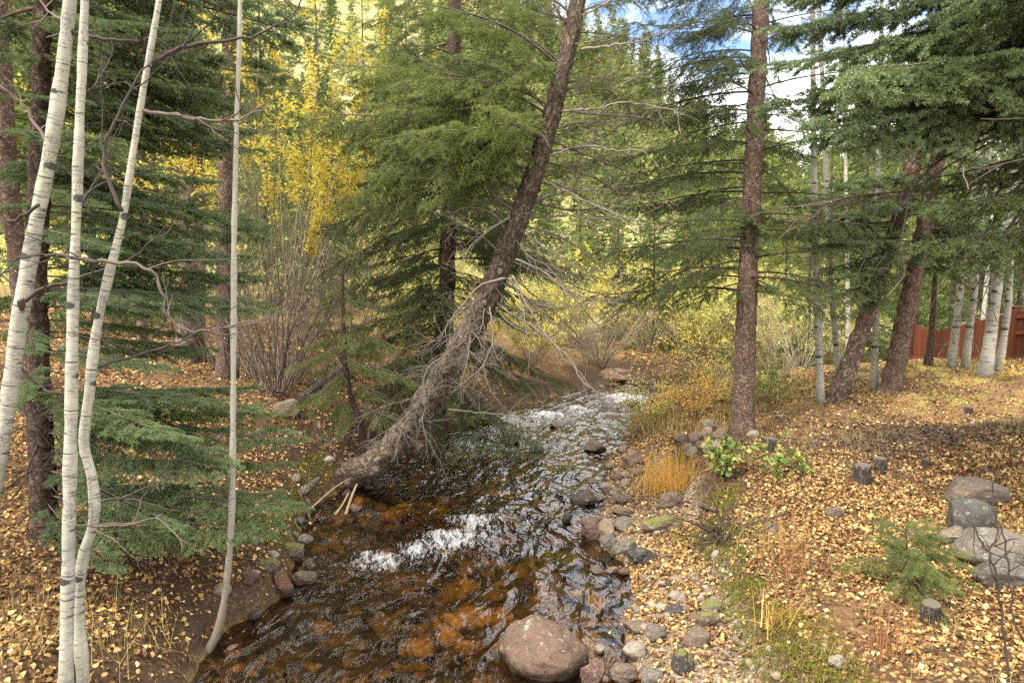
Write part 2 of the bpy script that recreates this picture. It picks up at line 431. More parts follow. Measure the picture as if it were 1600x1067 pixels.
def stone_mat(name='stone', moss=0., wet=False):
    t = NT(name); v = t.obj(); col0 = t.n('ShaderNodeObjectInfo').outputs['Color']
    n = t.noise(v, 6, 6, .6); sp = t.noise(v, 110, 3, .7); big = t.noise(v, 2.4, 4)
    col = t.mix(t.ramp(n, [(.3, .0), (.7, 1)]), t.mix(1., col0, (.62, .58, .56), 'MULTIPLY'), col0)
    col = t.mix(t.ramp(sp, [(.35, .5), (.5, 0)]), col, t.mix(1., col, (.35, .33, .32), 'MULTIPLY'))
    col = t.mix(t.ramp(t.noise(v, 60, 2), [(.62, 0), (.7, .5)]), col, (.55, .5, .44))
    col = t.mix(t.ramp(big, [(.55, 0), (.72, .45)]), col, t.mix(1., col0, (1.25, .85, .62), 'MULTIPLY'))
    if moss:
        nz = t.n('ShaderNodeSeparateXYZ', {0: t.n('ShaderNodeNewGeometry').outputs['Normal']}).outputs[2]
        f = t.math('MULTIPLY', t.ramp(nz, [(.3, 0), (.7, 1)]), t.ramp(t.noise(v, 9, 5), [(.62-moss*.35, 0), (.7-moss*.3, 1)]))
        col = t.mix(f, col, t.mix(t.noise(v, 40, 3), (.07, .08, .015), (.2, .2, .03)))
    ck = t.ramp(t.math('ABSOLUTE', t.math('SUBTRACT', t.noise(v, 1.7, 5, .6, .6), .5)), [(0, 1), (.012, 0)])
    ck = t.math('MULTIPLY', ck, t.ramp(t.noise(v, 1.3, 2), [(.45, 0), (.6, .85)]))
    col = t.mix(ck, col, (.03, .025, .02))
    li = t.math('MULTIPLY', t.ramp(t.noise(v, 4.2, 5, .65), [(.56, 0), (.62, .7)]), t.ramp(t.noise(v, 22, 3), [(.45, 0), (.55, 1)]))
    col = t.mix(li, col, (.36, .36, .28))
    n = t.math('SUBTRACT', n, t.math('MULTIPLY', ck, .5))
    rg = t.ramp(n, [(.3, .5), (.7, .75)])
    if wet:      # dark damp band above the water line
        oz = t.n('ShaderNodeSeparateXYZ', {0: v}).outputs[2]
        f = t.ramp(t.math('ADD', oz, t.math('MULTIPLY', t.noise(v, 3, 4), .35)), [(.1, 1), (.32, 0)])
        col = t.mix(f, col, t.mix(1., col, (.3, .25, .2), 'MULTIPLY')); rg = t.math('SUBTRACT', rg, t.math('MULTIPLY', f, .38))
    h = t.math('ADD', n, t.math('MULTIPLY', sp, .3))
    return t.done(t.princ(col, rg, t.bump(h, .8, .02), spec=.35))
M['stone'] = stone_mat()
M['stone_wet'] = stone_mat('wet_stone', 0., True)
M['stone_moss'] = stone_mat('mossy_stone', .75)

def wood_mats():
    t = NT('sawn_wood'); v = t.obj()
    s = t.n('ShaderNodeSeparateXYZ', {0: v})
    r = t.math('SQRT', t.math('ADD', t.math('POWER', s.outputs[0], 2.), t.math('POWER', s.outputs[1], 2.)))
    rings = t.math('SINE', t.math('ADD', t.math('MULTIPLY', r, 420.), t.math('MULTIPLY', t.noise(v, 14, 3), 9.)))
    col = t.mix(t.ramp(rings, [(.2, 0), (.9, 1)]), (.09, .072, .055), (.16, .13, .098))
    col = t.mix(t.ramp(t.noise(v, 20, 4), [(.5, 0), (.7, .7)]), col, (.1, .085, .07))
    M['sawn'] = t.done(t.princ(col, .85))
    t = NT('fence_stain'); v = t.obj()
    g = t.noise(t.mapv(v, (30, 30, 1.6)), 1.5, 5, .6)
    cell = t.attr('rnd')
    col = t.mix(g, (.07, .021, .012), (.14, .042, .022))
    col = t.mix(1., col, t.ramp(cell, [(0, (.5, .5, .5)), (1, (1.4, 1.3, 1.25))]), 'MULTIPLY')
    M['fence'] = t.done(t.princ(col, .6, t.bump(g, .3, .004)))
    M['log'] = bark('weathered_log', (.13, .1, .075), (.22, .18, .14), (.33, .29, .24), 30, .2, .008)
    t = NT('split_wood'); v = t.attr('bk', 'Vector')
    g = t.noise(t.mapv(v, (60, 60, 4)), 1.5, 4)
    M['split'] = t.done(t.princ(t.mix(g, (.19, .13, .075), (.38, .28, .17)), .7, t.bump(g, .4, .004)))
wood_mats()

def ground_mat():
    t = NT('forest_floor'); v = t.obj()
    bed, gravel, soil, needles, far, grassy = [t.attr(k) for k in ('bed', 'gravel', 'soil', 'needles', 'far', 'grassy')]
    n = t.noise(v, 1.6, 5); f = t.noise(v, 26, 5, .65); ff = t.noise(v, 120, 3, .7)
    # litter: brown humus with leaf-sized flecks
    lc = t.voro(v, 24, 'F1', 'Color'); ld = t.voro(v, 24, 'F1', 'Distance')
    sepc = t.n('ShaderNodeSeparateColor', {0: lc}).outputs[0]
    leafc = t.ramp(sepc, [(0, (.15, .07, .025)), (.3, (.32, .16, .05)), (.6, (.5, .3, .1)), (.85, (.62, .42, .17)), (1, (.5, .4, .2))])
    humus = t.mix(f, (.03, .018, .01), (.1, .058, .028))
    isleaf = t.math('MULTIPLY', t.ramp(ld, [(.35, 1), (.5, 0)]), t.ramp(t.noise(v, 1.1, 4), [(.36, .25), (.6, 1)]))
    col = t.mix(t.math('MULTIPLY', isleaf, .8), humus, leafc)
    col = t.mix(t.math('MULTIPLY', needles, t.ramp(t.noise(v, 5, 4), [(.3, .3), (.6, .95)])), col, t.mix(ff, (.12, .065, .032), (.26, .15, .075)))
    col = t.mix(t.math('MULTIPLY', grassy, t.ramp(t.noise(v, 3, 5), [(.4, 0), (.62, .9)])), col, t.mix(f, (.3, .27, .05), (.55, .48, .12)))
    col = t.mix(t.math('MULTIPLY', soil, t.ramp(n, [(.2, .75), (.7, 1)])), col, t.mix(f, (.022, .014, .009), (.075, .046, .026)))
    peb = t.voro(v, 34, 'F1', 'Color'); pe = t.voro(v, 34, 'DISTANCE_TO_EDGE')
    pebc = t.ramp(t.n('ShaderNodeSeparateColor', {0: peb}).outputs[0], [(0, (.1, .075, .055)), (.4, (.2, .15, .1)), (.8, (.3, .24, .17)), (1, (.38, .33, .27))])
    pebc = t.mix(t.ramp(pe, [(0, 1), (.1, 0)]), pebc, (.07, .05, .03))
    col = t.mix(gravel, col, pebc)
    # stream bed: amber algae-stained stones
    bv = t.voro(v, 7, 'F1', 'Color'); bn = t.noise(v, 3.2, 5, .6)
    bcol = t.ramp(t.math('ADD', t.math('MULTIPLY', t.n('ShaderNodeSeparateColor', {0: bv}).outputs[1], .45), t.math('MULTIPLY', bn, .6)),
                  [(.2, (.016, .011, .006)), (.45, (.045, .031, .013)), (.6, (.14, .092, .034)), (.82, (.34, .25, .11))])
    bcol = t.mix(t.ramp(t.noise(v, .9, 4, .6), [(.38, .85), (.6, 0)]), bcol, (.035, .024, .012))  # broad dark patches painted in for the dark tree reflections on the water
    col = t.mix(bed, col, bcol)
    hf = t.noise(v, .16, 6, .6); hs = t.noise(v, .9, 5, .65)
    hill = t.ramp(t.math('ADD', t.math('MULTIPLY', hf, .5), t.math('MULTIPLY', hs, .5)), [(.36, (.11, .125, .04)), (.46, (.2, .2, .07)), (.54, (.3, .27, .12)), (.64, (.4, .31, .2))])
    col = t.mix(far, col, hill)
    h = t.math('ADD', t.math('MULTIPLY', f, .6), t.math('ADD', t.math('MULTIPLY', ff, .3), t.math('MULTIPLY', isleaf, .25)))
    return t.done(t.princ(col, .9, t.bump(h, .7, .03), spec=.15))
M['ground'] = ground_mat()

def water_mat():
    t = NT('stream_water'); fl = t.attr('flow', 'Vector'); foam = t.attr('foam'); chop = t.attr('chop')
    # ripples, drawn out along the current
    w1 = t.noise(t.mapv(fl, (4.2, 1.9, 1)), 1., 1.5, .45, .9)
    w2 = t.noise(t.mapv(fl, (10, 4., 1)), 1., 1, .4, 1.)
    w3 = t.noise(t.mapv(fl, (24, 9, 1)), 1., 0, .4, .4)
    h = t.math('ADD', t.math('MULTIPLY', w1, .9), t.math('ADD', t.math('MULTIPLY', w2, t.math('MULTIPLY_ADD', chop, .2, .12)), t.math('MULTIPLY', w3, t.math('MULTIPLY_ADD', chop, .04, .006))))
    nor = t.bump(h, 1., .078)
    tint = t.mix(w1, (.56, .42, .22), (.8, .64, .37))
    tr = t.n('ShaderNodeBsdfTransparent', {'Color': tint}).outputs[0]
    gl = t.n('ShaderNodeBsdfGlossy', {'Color': (.95, .97, 1), 'Roughness': .04, 'Normal': nor}).outputs[0]
    fr = t.n('ShaderNodeFresnel', {'IOR': 1.36, 'Normal': nor}).outputs[0]
    base = t.n('ShaderNodeMixShader', {0: t.math('MULTIPLY_ADD', fr, 1.35, .01, True), 1: tr, 2: gl}).outputs[0]
    # white water: broken, stringy
    s1 = t.noise(t.mapv(fl, (9, 3.6, 1)), 1., 3, .6, 2.)
    s2 = t.noise(t.mapv(fl, (22, 8, 1)), 1., 2, .55, 1.5)
    s = t.math('ADD', t.math('MULTIPLY', s1, .5), t.math('MULTIPLY', s2, .5))
    fm = t.math('SUBTRACT', t.math('ADD', foam, t.math('MULTIPLY', t.math('SUBTRACT', s, .5), 3.)), .52)
    fm = t.ramp(fm, [(.0, 0), (.35, .35), (.95, .92)])
    fm = t.math('MULTIPLY', fm, t.ramp(foam, [(.03, 0), (.2, 1)]))
    wh = t.princ((.86, .86, .85), .55, t.bump(s, .35, .03), spec=.3)
    return t.done(t.n('ShaderNodeMixShader', {0: fm, 1: base, 2: wh}).outputs[0])
M['water'] = water_mat()
# ------------------------------------------------------------------ ground sheet
def axis(a, b, step, lo, hi, g):
    m = list(np.arange(a, b, step)); s = step; x = m[0]; L = []
    while x > lo: s *= g; x -= s; L.append(x)
    s = step; x = m[-1]; H = []
    while x < hi: s *= g; x += s; H.append(x)
    return np.array(L[::-1]+m+H)
gx = axis(-7, 9, .055, -190, 190, 1.085); gy = axis(2.2, 17, .055, -30, 330, 1.07)
XX, YY = np.meshgrid(gx, gy)
ZZ, e, side, wl, fx, fy = terrain(XX, YY, True)
ZZ = ZZ.ravel(); right = side > 0
nz1 = fbm(fx*1.7, fy*1.7, seed=41, octaves=4)
bedm = 1-sstep(e+.03*nz1, -.02, .05)
grav = np.where(right, sstep(e, -.05, .05)*(1-sstep(e+.16*nz1, .85, 1.15))*(1-sstep(fy, 9, 10.6)), sstep(e, -.05, .05)*(1-sstep(e, .08, .3))*.12)
soil = np.where(right, .9*np.exp(-((e-1.15)/.14)**2)*(1-sstep(fy, 8.8, 10)), (1-sstep(e+.25*nz1, .5, 1.5)))
soil = np.clip(soil+np.where(right, .8*np.exp(-((fx-5.3-nz1*.5)**2/2.4+(fy-8.9)**2/.5)), 0), 0, 1)
ned = np.where(right & (e > 1), np.exp(-((fy-10.3-.12*(fx-5)+nz1*.4)/1.1)**2)*sstep(fx, 3, 4.4), 0)
ned = np.clip(ned+np.where(right, np.exp(-((fx-2.75)**2+(fy-4.9)**2)/.35), 0)*.9+np.where(~right & (e > .5), .35, 0), 0, 1)
far = sstep(np.hypot(fx, fy), 19, 32)
gras = np.where(right & (e > 1.3), np.exp(-((fy-12.4-nz1*.6)/1.4)**2)*.8+.45*np.exp(-((fx-6.9)**2/3+(fy-9.4)**2/.3)), .0)
gras = np.clip(gras+sstep(fy, 15, 20)*.25, 0, 1)
nx_, ny_ = len(gx), len(gy)
i = np.arange(ny_-1)[:, None]*nx_; j = np.arange(nx_-1)[None]
Fq = np.stack([i+j, i+j+1, i+nx_+j+1, i+nx_+j], -1).reshape(-1, 4)
me = mesh_np('ground', np.stack([fx, fy, ZZ], 1), [Fq], M['ground'],
             {k: ('POINT', 'FLOAT', a) for k, a in dict(bed=bedm, gravel=grav*(1-bedm), soil=soil*(1-bedm), needles=ned, far=far, grassy=gras).items()}, smooth=True)
tag(link('ground', me), kind='structure')

# ------------------------------------------------------------------ water
RAP = []   # rapids: x, y, radius along, radius across, strength
def rap(px, py, ra, rc, st):
    P = on_ground(px, py); RAP.append((P[0], P[1], ra, rc, st)); return P
def build_water():
    for a in ((705, 842, .42, .5, 1.0), (650, 858, .42, .34, .9), (745, 815, .4, .4, .8), (590, 872, .34, .26, .8), (555, 885, .2, .3, .5), (735, 692, .55, .4, .72), (690, 700, .5, .3, .6), (790, 672, .7, .45, .8),
              (860, 648, .6, .5, 1.), (905, 640, .6, .4, .85), (800, 655, .5, .4, .75), (980, 622, .6, .6, 1.15), (840, 825, .35, .3, .6), (800, 760, .5, .5, .42), (560, 1000, .5, .3, .4), (620, 930, .4, .5, .38),
              (640, 960, .4, .3, .35), (925, 745, .9, .5, .4), (880, 690, 1.2, .9, .52), (820, 720, .9, .7, .48), (920, 670, .9, .5, .58), (760, 800, .5, .6, .46), (640, 905, .5, .5, .4), (580, 950, .5, .4, .36), (760, 740, .7, .8, .45), (850, 760, .7, .6, .42), (720, 960, .5, .5, .34), (700, 1010, .4, .4, .36), (900, 600, .5, .4, .5), (720, 760, .4, .5, .38), (830, 900, .3, .3, .3)):
        rap(*a)
    ns, nt = 760, 92
    k0 = np.searchsorted(SC[:, 1], 1.0); keep = slice(max(k0-4, 0), None)
    C = SC[keep]; T = _T[keep]; L = SL[keep]
    s1 = L[0]+18.5
    s = np.concatenate([np.linspace(L[0], s1, ns), np.linspace(s1, L[-1], 160)[1:]])
    c = np.stack([np.interp(s, L, C[:, q]) for q in range(4)], 1)
    tx, ty = np.interp(s, L, T[:, 0]), np.interp(s, L, T[:, 1])
    t = np.linspace(-1, 1, nt)
    off = t[None]*(c[:, 2:3]+.42)
    X = c[:, 0:1]+ty[:, None]*off; Y = c[:, 1:2]-tx[:, None]*off
    S_ = np.repeat(s[:, None], nt, 1)
    foam = np.zeros_like(X)
    for (rx, ry, ra, rc, st) in RAP:
        st = st if st >= .7 else st*.5
        kk = ((C[:, 0]-rx)**2+(C[:, 1]-ry)**2).argmin()
        dx, dy = X-rx, Y-ry
        al = dx*T[kk, 0]+dy*T[kk, 1]; ac = dx*T[kk, 1]-dy*T[kk, 0]
        wob = .14*vnoise(X*5, Y*5, seed=77)
        # sharp upstream edge, long tail downstream (towards the camera)
        g = np.exp(-((ac+wob)/rc)**2)*np.where(al > 0, np.exp(-(al/(ra*.55))**2), np.exp(-(al/ra)**2))
        foam = np.maximum(foam, st*g)
    chop = np.clip(.12+.62*sstep(Y, 6.2, 9.5)+foam, 0, 1.3)
    amp = .013+.016*chop
    Z = np.repeat(c[:, 3:4], nt, 1)+amp*fbm(off*3.2, S_*1.7, seed=51, octaves=3)+.01*chop*fbm(off*11, S_*6, seed=52, octaves=3)+.075*foam*(.6+.7*fbm(off*9, S_*7, seed=53, octaves=3))
    P = np.stack([X, Y, Z], -1).reshape(-1, 3)
    n = len(s); i = np.arange(n-1)[:, None]*nt; j = np.arange(nt-1)[None]
    Fq = np.stack([i+j, i+j+1, i+nt+j+1, i+nt+j], -1).reshape(-1, 4)
    flow = np.stack([off, S_, 0*off], -1).reshape(-1, 3)
    me = mesh_np('stream', P, [Fq], M['water'], {'foam': ('POINT', 'FLOAT', foam.ravel()), 'chop': ('POINT', 'FLOAT', chop.ravel()), 'flow': ('POINT', 'FLOAT_VECTOR', flow)}, smooth=True)
    tag(link('stream_water', me), kind='structure')
build_water()

# ------------------------------------------------------------------ branch patterns (local +X outward, +Z up)
def seg(p, q, r0, r1): return [*p, *q, r0, r1]
UPV = np.array([0, 0, 1.])
def gen_branch(seed, L=1.6, nlat=34, lat=.42, ang=58, bare=.12, rise=.12, droop=.35, tip=.12, sub=.05, sublen=.13, hang=.1, flat=.18, r0=.014, latdroop=.25, nfrac=.12, subsub=0):
    rs = np.random.default_rng(seed)
    K = 16; t = np.linspace(0, 1, K)
    w = rs.normal(0, .03, 3)
    A = np.stack([L*t, L*(w[0]*np.sin(t*5+w[1]*40)+w[2]*t), L*(rise*t-droop*t*t+tip*t**4)], 1)
    wood, need = [], []
    rad = r0*(1-t)**.8+.0018
    for k in range(K-1):
        wood.append(seg(A[k], A[k+1], rad[k], rad[k+1]))
        if t[k] > .7: need.append(seg(A[k], A[k+1], .6, 0))
    for i in range(nlat):
        u = bare+(1-bare)*(i+rs.random())/nlat
        sd = 1 if i % 2 else -1; tone = rs.random()
        if rs.random() < .06: continue
        f = (1-u)**.75*.95+.14
        if u < bare+.15: f *= .55
        l = lat*L*f*rs.uniform(.55, 1.12)
        x = u*(K-1); k = min(int(x), K-2); p = A[k]+(A[k+1]-A[k])*(x-k)
        tg = A[k+1]-A[k]; tg /= np.linalg.norm(tg)
        a = math.radians(ang+rs.normal(0, 9))
        sv = np.cross(UPV, tg); sv /= np.linalg.norm(sv)
        d = tg*math.cos(a)+sv*sd*math.sin(a)+UPV*(rs.normal(0, flat)-hang)
        d /= np.linalg.norm(d)
        n = max(3, int(l/.07)); h = l/n; q = p
        nsub = 0.
        rl = max(.0016, r0*.3*(l/(lat*L)))
        for m in range(n):
            v = m/n
            d = d+UPV*(-latdroop/n+rs.normal(0, .03))+tg*(.25/n)+rs.normal(0, .05, 3); d /= np.linalg.norm(d)
            q2 = q+d*h
            wood.append(seg(q, q2, rl*(1-v*.7), rl*(1-(v+1/n)*.7)))
            if v >= nfrac: need.append(seg(q, q2, tone, 0))
            nsub += h
            while nsub > sub and v >= nfrac*.6:
                nsub -= sub
                for s2 in (1, -1):
                    if rs.random() < .2: continue
                    ls = sublen*(1-.55*v)*rs.uniform(.5, 1.15)*min(1, l/.3+.3)
                    nv = np.cross(UPV, d); nv /= np.linalg.norm(nv)+1e-9
                    d3 = d*.72+nv*s2*.72+UPV*(rs.normal(0, flat)-hang*.8); d3 /= np.linalg.norm(d3)
                    b0 = q+(q2-q)*rs.random(); b1 = b0+d3*ls*.5
                    d4 = d3+UPV*(-.18-hang*.5)+rs.normal(0, .08, 3); d4 /= np.linalg.norm(d4)
                    b2 = b1+d4*ls*.5
                    wood += [seg(b0, b1, .0016, .0014), seg(b1, b2, .0014, .001)]
                    need += [seg(b0, b1, tone, 0), seg(b1, b2, tone, 0)]
                    if subsub:
                        for s3 in (1, -1):
                            if rs.random() < subsub:
                                d5 = d4*.7+np.cross(d4, UPV)*s3*.7+UPV*-.15; e1 = b1+d5/np.linalg.norm(d5)*ls*.4
                                need.append(seg(b1, e1, tone, 0))
            q = q2
    return np.array(wood), np.array(need)

def gen_dead(seed, L=1.4, r0=.012, levels=3, spread=.75, curl=.14, droop=.3, dens=9, thin=.0016):
    """bare, finely forked dead branch"""
    rs = np.random.default_rng(seed); S = []
    def grow(p, d, l, r, lv):
        n = max(3, int(l/.06)); h = l/n
        for m in range(n):
            v = m/n
            d = d+rs.normal(0, curl, 3)+UPV*(-droop*h*(1.3 if lv else .7)); d /= np.linalg.norm(d)
            q = p+d*h; ra, rb = max(thin, r*(1-.75*v)), max(thin*.8, r*(1-.75*(v+1/n)))
            S.append(seg(p, q, ra, rb))
            if lv < levels-1 and v > (.18 if lv == 0 else .1) and rs.random() < dens*h*(1 if lv == 0 else 1.5):
                d2 = d+rs.normal(0, spread, 3); d2[2] -= .25; d2 /= np.linalg.norm(d2)
                grow(q, d2, l*rs.uniform(.22, .5)*(1.1-v*.5), max(thin, r*.45*(1-.5*v)), lv+1)
            p = q
    grow(np.zeros(3), np.array([1., 0, 0]), L, r0, 0)
    return np.array(S)

PROTO = {}
def proto(kind, n, gen, wood_mat, needle_mat=None, nd=None, L=1.6):
    out = []
    for k in range(n):
        if needle_mat:
            W, N = gen(k)
            wm = sticks_mesh('branch', W, wood_mat)
            fm = needle_mesh('foliage', N, np.random.default_rng(k+500), needle_mat, **nd)
        else:
            wm = sticks_mesh('branch', gen(k), wood_mat); fm = None
        out.append((wm, fm, L))
    PROTO[kind] = out
proto('blue', 6, lambda k: gen_branch(100+k, 1.7, 36, .44, 56, .1, .1, .3, .16, .06, .17, .06, .12, .014, .2, .1, .5), M['twig_brown'], M['needle_blue'], dict(dens=560, length=.023, width=.004), 1.7)
proto('dark', 6, lambda k: gen_branch(200+k, 1.8, 34, .4, 58, .14, .14, .42, .2, .055, .17, .22, .16, .015, .4, .1, .2), M['twig_dark'], M['needle_dark'], dict(dens=240, length=.022, width=.0042), 1.8)
proto('fir', 6, lambda k: gen_branch(300+k, 1.7, 34, .42, 52, .12, .2, .5, .1, .05, .17, .34, .22, .014, .6, .08, .35), M['twig_brown'], M['needle_fir'], dict(dens=270, length=.026, width=.0034), 1.7)
proto('thin', 6, lambda k: gen_branch(400+k, 2.0, 30, .34, 55, .26, .06, .24, .1, .06, .16, .34, .18, .016, .6, .18, 0), M['twig_dark'], M['needle_dark'], dict(dens=210, length=.022, width=.0042), 2.0)
proto('far', 5, lambda k: gen_branch(500+k, 1.8, 22, .42, 56, .1, .12, .4, .16, .1, .22, .2, .16, .016, .4, .05, 0), M['twig_dark'], M['needle_dark'], dict(dens=95, length=.04, width=.011), 1.8)
proto('farlight', 4, lambda k: gen_branch(600+k, 1.8, 22, .42, 56, .1, .14, .4, .16, .1, .22, .2, .16, .016, .4, .05, 0), M['twig_brown'], M['needle_far'], dict(dens=95, length=.042, width=.011), 1.8)
proto('bluelong', 5, lambda k: gen_branch(130+k, 3.2, 64, .28, 55, .12, .06, .26, .12, .065, .19, .08, .14, .02, .25, .1, .5), M['twig_brown'], M['needle_blue'], dict(dens=520, length=.025, width=.0042), 3.2)
proto('darklong', 4, lambda k: gen_branch(160+k, 3.0, 60, .26, 56, .16, .08, .34, .14, .055, .17, .2, .18, .018, .4, .1, .2), M['twig_dark'], M['needle_dark'], dict(dens=240, length=.023, width=.004), 3.0)
proto('dead', 6, lambda k: gen_dead(700+k, 1.4, .011, 3, .6, .085, .35, 10, .0018), M['twig_grey'], L=1.4)
proto('bare', 6, lambda k: gen_dead(800+k, 1.5, .015, 3, .6, .1, .2, 8, .0022), M['twig_brown'], L=1.5)
proto('deadbrown', 4, lambda k: gen_dead(840+k, 1.2, .009, 3, .75, .13, .5, 10), M['twig_dark'], L=1.2)
proto('aspen_twig', 5, lambda k: gen_dead(900+k, 1.2, .008, 3, .5, .09, -.15, 4), M['twig_brown'], L=1.2)

def basis(d, roll=0.):
    x = Vector(d).normalized(); z = Vector((0, 0, 1)); y = z.cross(x)
    if y.length < 1e-3: y = Vector((0, 1, 0))
    y.normalize(); z = x.cross(y)
    m = Matrix((x, y, z)).transposed()
    return m @ Matrix.Rotation(roll, 3, 'X')

def add_branch(root, p, d, length, kind, rs, roll=.25, thick=1., name=None):
    name = name or {'dead': 'dead_twig', 'bare': 'dead_limb', 'deadbrown': 'dead_twig'}.get(kind, 'branch')
    wm, fm, L = PROTO[kind][rs.integers(len(PROTO[kind]))]
    s = length/L
    m = basis(d, rs.normal(0, roll)).to_4x4()
    sy = rs.uniform(.85, 1.15)*(1 if rs.random() < .5 else -1)
    m = Matrix.Translation(Vector(p)-root.location) @ m @ Matrix.Diagonal((s, s*sy, s, 1))
    o = link(name, wm, root); o.matrix_basis = m
    if fm: link('foliage', fm, o)
    return o

def trunk_part(root, P, r, mat, name='trunk', **kw):
    me, Pc, rc = tube_mesh(name, P, r, mat, off=root.location, **kw)
    link(name, me, root)
    return Pc, rc

def at_s(Pc, rc, f):
    L = np.concatenate([[0], np.cumsum(np.linalg.norm(np.diff(Pc, axis=0), axis=1))]); s = f*L[-1]
    p = np.array([np.interp(s, L, Pc[:, i]) for i in range(3)])
    q = np.array([np.interp(s+.02*L[-1], L, Pc[:, i]) for i in range(3)]); q2 = np.array([np.interp(s-.02*L[-1], L, Pc[:, i]) for i in range(3)])
    t = q-q2; t /= np.linalg.norm(t)+1e-9
    return p, t, float(np.interp(s, L, rc))

def whorls(root, Pc, rc, kind, n, f0, f1, len0, len1, pitch0, pitch1, seed, az=None, skip=None, power=1., roll=.25):
    """n branches up the trunk; lengths and pitches run from the lowest to the topmost"""
    rs = np.random.default_rng(seed); out = []
    for i in range(n):
        u = (i+rs.uniform(-.4, .4))/n; u = min(max(u, 0), 1)
        f = f0+(f1-f0)*u
        p, t, r = at_s(Pc, rc, f)
        a = i*2.39996+rs.uniform(-.5, .5) if az is None else rs.uniform(*az)
        if skip and skip(a % (2*math.pi), u, p): continue
        pit = math.radians(pitch0+(pitch1-pitch0)*u+rs.normal(0, 7))
        h = np.array([math.cos(a), math.sin(a), 0])
        d = h*math.cos(pit)+UPV*math.sin(pit)
        ln = (len0+(len1-len0)*u**power)*rs.uniform(.72, 1.15)
        out.append(add_branch(root, p+h*r*.6, d, ln, kind, rs, roll))
    return out

def crown_mesh(kind, n, height, z0, len0, len1, pitch0, pitch1, seed, power=1.):
    """a whole crown in one mesh for far trees, standing at the origin"""
    rs = np.random.default_rng(seed)
    Vs, f3, f4, rn3, rn4, o = [], [], [], [], [], 0
    data = CROWN_SRC[kind]
    for i in range(n):
        u = (i+rs.uniform(-.4, .4))/n; z = z0+(height-z0)*u
        a = i*2.39996+rs.uniform(-.5, .5); pit = math.radians(pitch0+(pitch1-pitch0)*u+rs.normal(0, 8))
        d = (math.cos(a)*math.cos(pit), math.sin(a)*math.cos(pit), math.sin(pit))
        s = (len0+(len1-len0)*u**power)*rs.uniform(.65, 1.2)/1.8
        V, F3, F4, rnd = data[rs.integers(len(data))]
        m = np.array(basis(d, rs.normal(0, .3)))
        W = (V*s*np.array([1, rs.uniform(.8, 1.2), 1]))@m.T+np.array([0, 0, z])
        Vs.append(W); f3.append(F3+o); f4.append(F4+o); o += len(W)
        sh = np.clip(rnd+rs.normal(0, .12), 0, 1); rn3.append(sh); rn4.append(sh)
    return np.vstack(Vs), np.vstack(f3), np.vstack(f4), np.concatenate(rn3+rn4)
CROWN_SRC = {}
for kk, (dens, ln, wd) in dict(mid=(70, .062, .022), sparse=(26, .065, .018)).items():
    CROWN_SRC[kk] = []
    for k in range(4):
        W, N = gen_branch(950+k, 1.8, 18, .42, 56, .1, .14, .4, .16, .13, .24, .2, .16, .016, .4, .05, 0)
        CROWN_SRC[kk].append(needle_arr(N, np.random.default_rng(k), dens, ln, wd))
CROWNS = {}
def crown(kind, mat, key, *a, **kw):
    if key not in CROWNS:
        V, F3, F4, rnd = crown_mesh(kind, *a, **kw)
        CROWNS[key] = mesh_np('crown', V, [F3, F4], mat, {'rnd': ('FACE', 'FLOAT', rnd)})
    return CROWNS[key]
# ------------------------------------------------------------------ trees
WF = .75
def pxtrunk(pts, Y=None, Y1=None):
    """trunk centre line measured in the photograph; the base stands on the ground at its own distance"""
    b = on_ground(pts[0][0], pts[0][1], water=False)
    Y = b[1] if Y is None else Y
    Y1 = Y if Y1 is None else Y1
    P, r = [], []
    for k, (x, y, w) in enumerate(pts):
        p = atY(x, y, Y+(Y1-Y)*k/(len(pts)-1)); P.append(p); r.append(WF*w/2*depth_of(p)/F)
    P = np.array(P)
    base = P[0].copy(); g = gz(base[0], base[1])
    if P[0, 2] > g-.15: P = np.vstack([[P[0]+(P[0]-P[1])/np.linalg.norm(P[0]-P[1])*max(.12, (P[0, 2]-g+.15))], P]); r = [r[0]*1.05]+r
    base[2] = gz(base[0], base[1])
    return P, np.array(r), Vector(base)

def pxbranch(root, pts, Y, r0, mat, twigs=6, seed=0, Y1=None, kind='aspen_twig', tl=(.25, .55)):
    """one hand-measured limb with its own twigs"""
    rs = np.random.default_rng(seed); Y1 = Y if Y1 is None else Y1
    P = np.array([atY(x, y, Y+(Y1-Y)*k/(len(pts)-1)) for k, (x, y) in enumerate(pts)])
    C = catmull(P, 8); n = len(C)
    C[1:-1] += rs.normal(0, .006, (n-2, 3))
    rad = r0*(1-np.linspace(0, 1, n))**.7+.0022
    V, Fq, Ft, bk, _, _ = tube_arr(C, rad, sides=5, step=.05)
    parts = [(V, [Fq, Ft])]
    for i in range(twigs):
        k = rs.integers(int(n*.2), n-1); d = C[k]-C[k-1]; d /= np.linalg.norm(d)+1e-9
        d = d+rs.normal(0, .6, 3)+UPV*.2; d /= np.linalg.norm(d)
        S = gen_dead(seed*50+i, 1., .0055, 2, .5, .1, -.1, 5, .0016)
        s = rs.uniform(*tl); m = np.array(basis(d))
        S[:, :3] = (S[:, :3]*s)@m.T+C[k]; S[:, 3:6] = (S[:, 3:6]*s)@m.T+C[k]
        Vp, F4 = prisms(S); parts.append((Vp, [F4]))
    V, fs = join_arr(parts)
    return link('branch', mesh_np('branch', V-np.array(root.location), fs, mat, smooth=True), root)

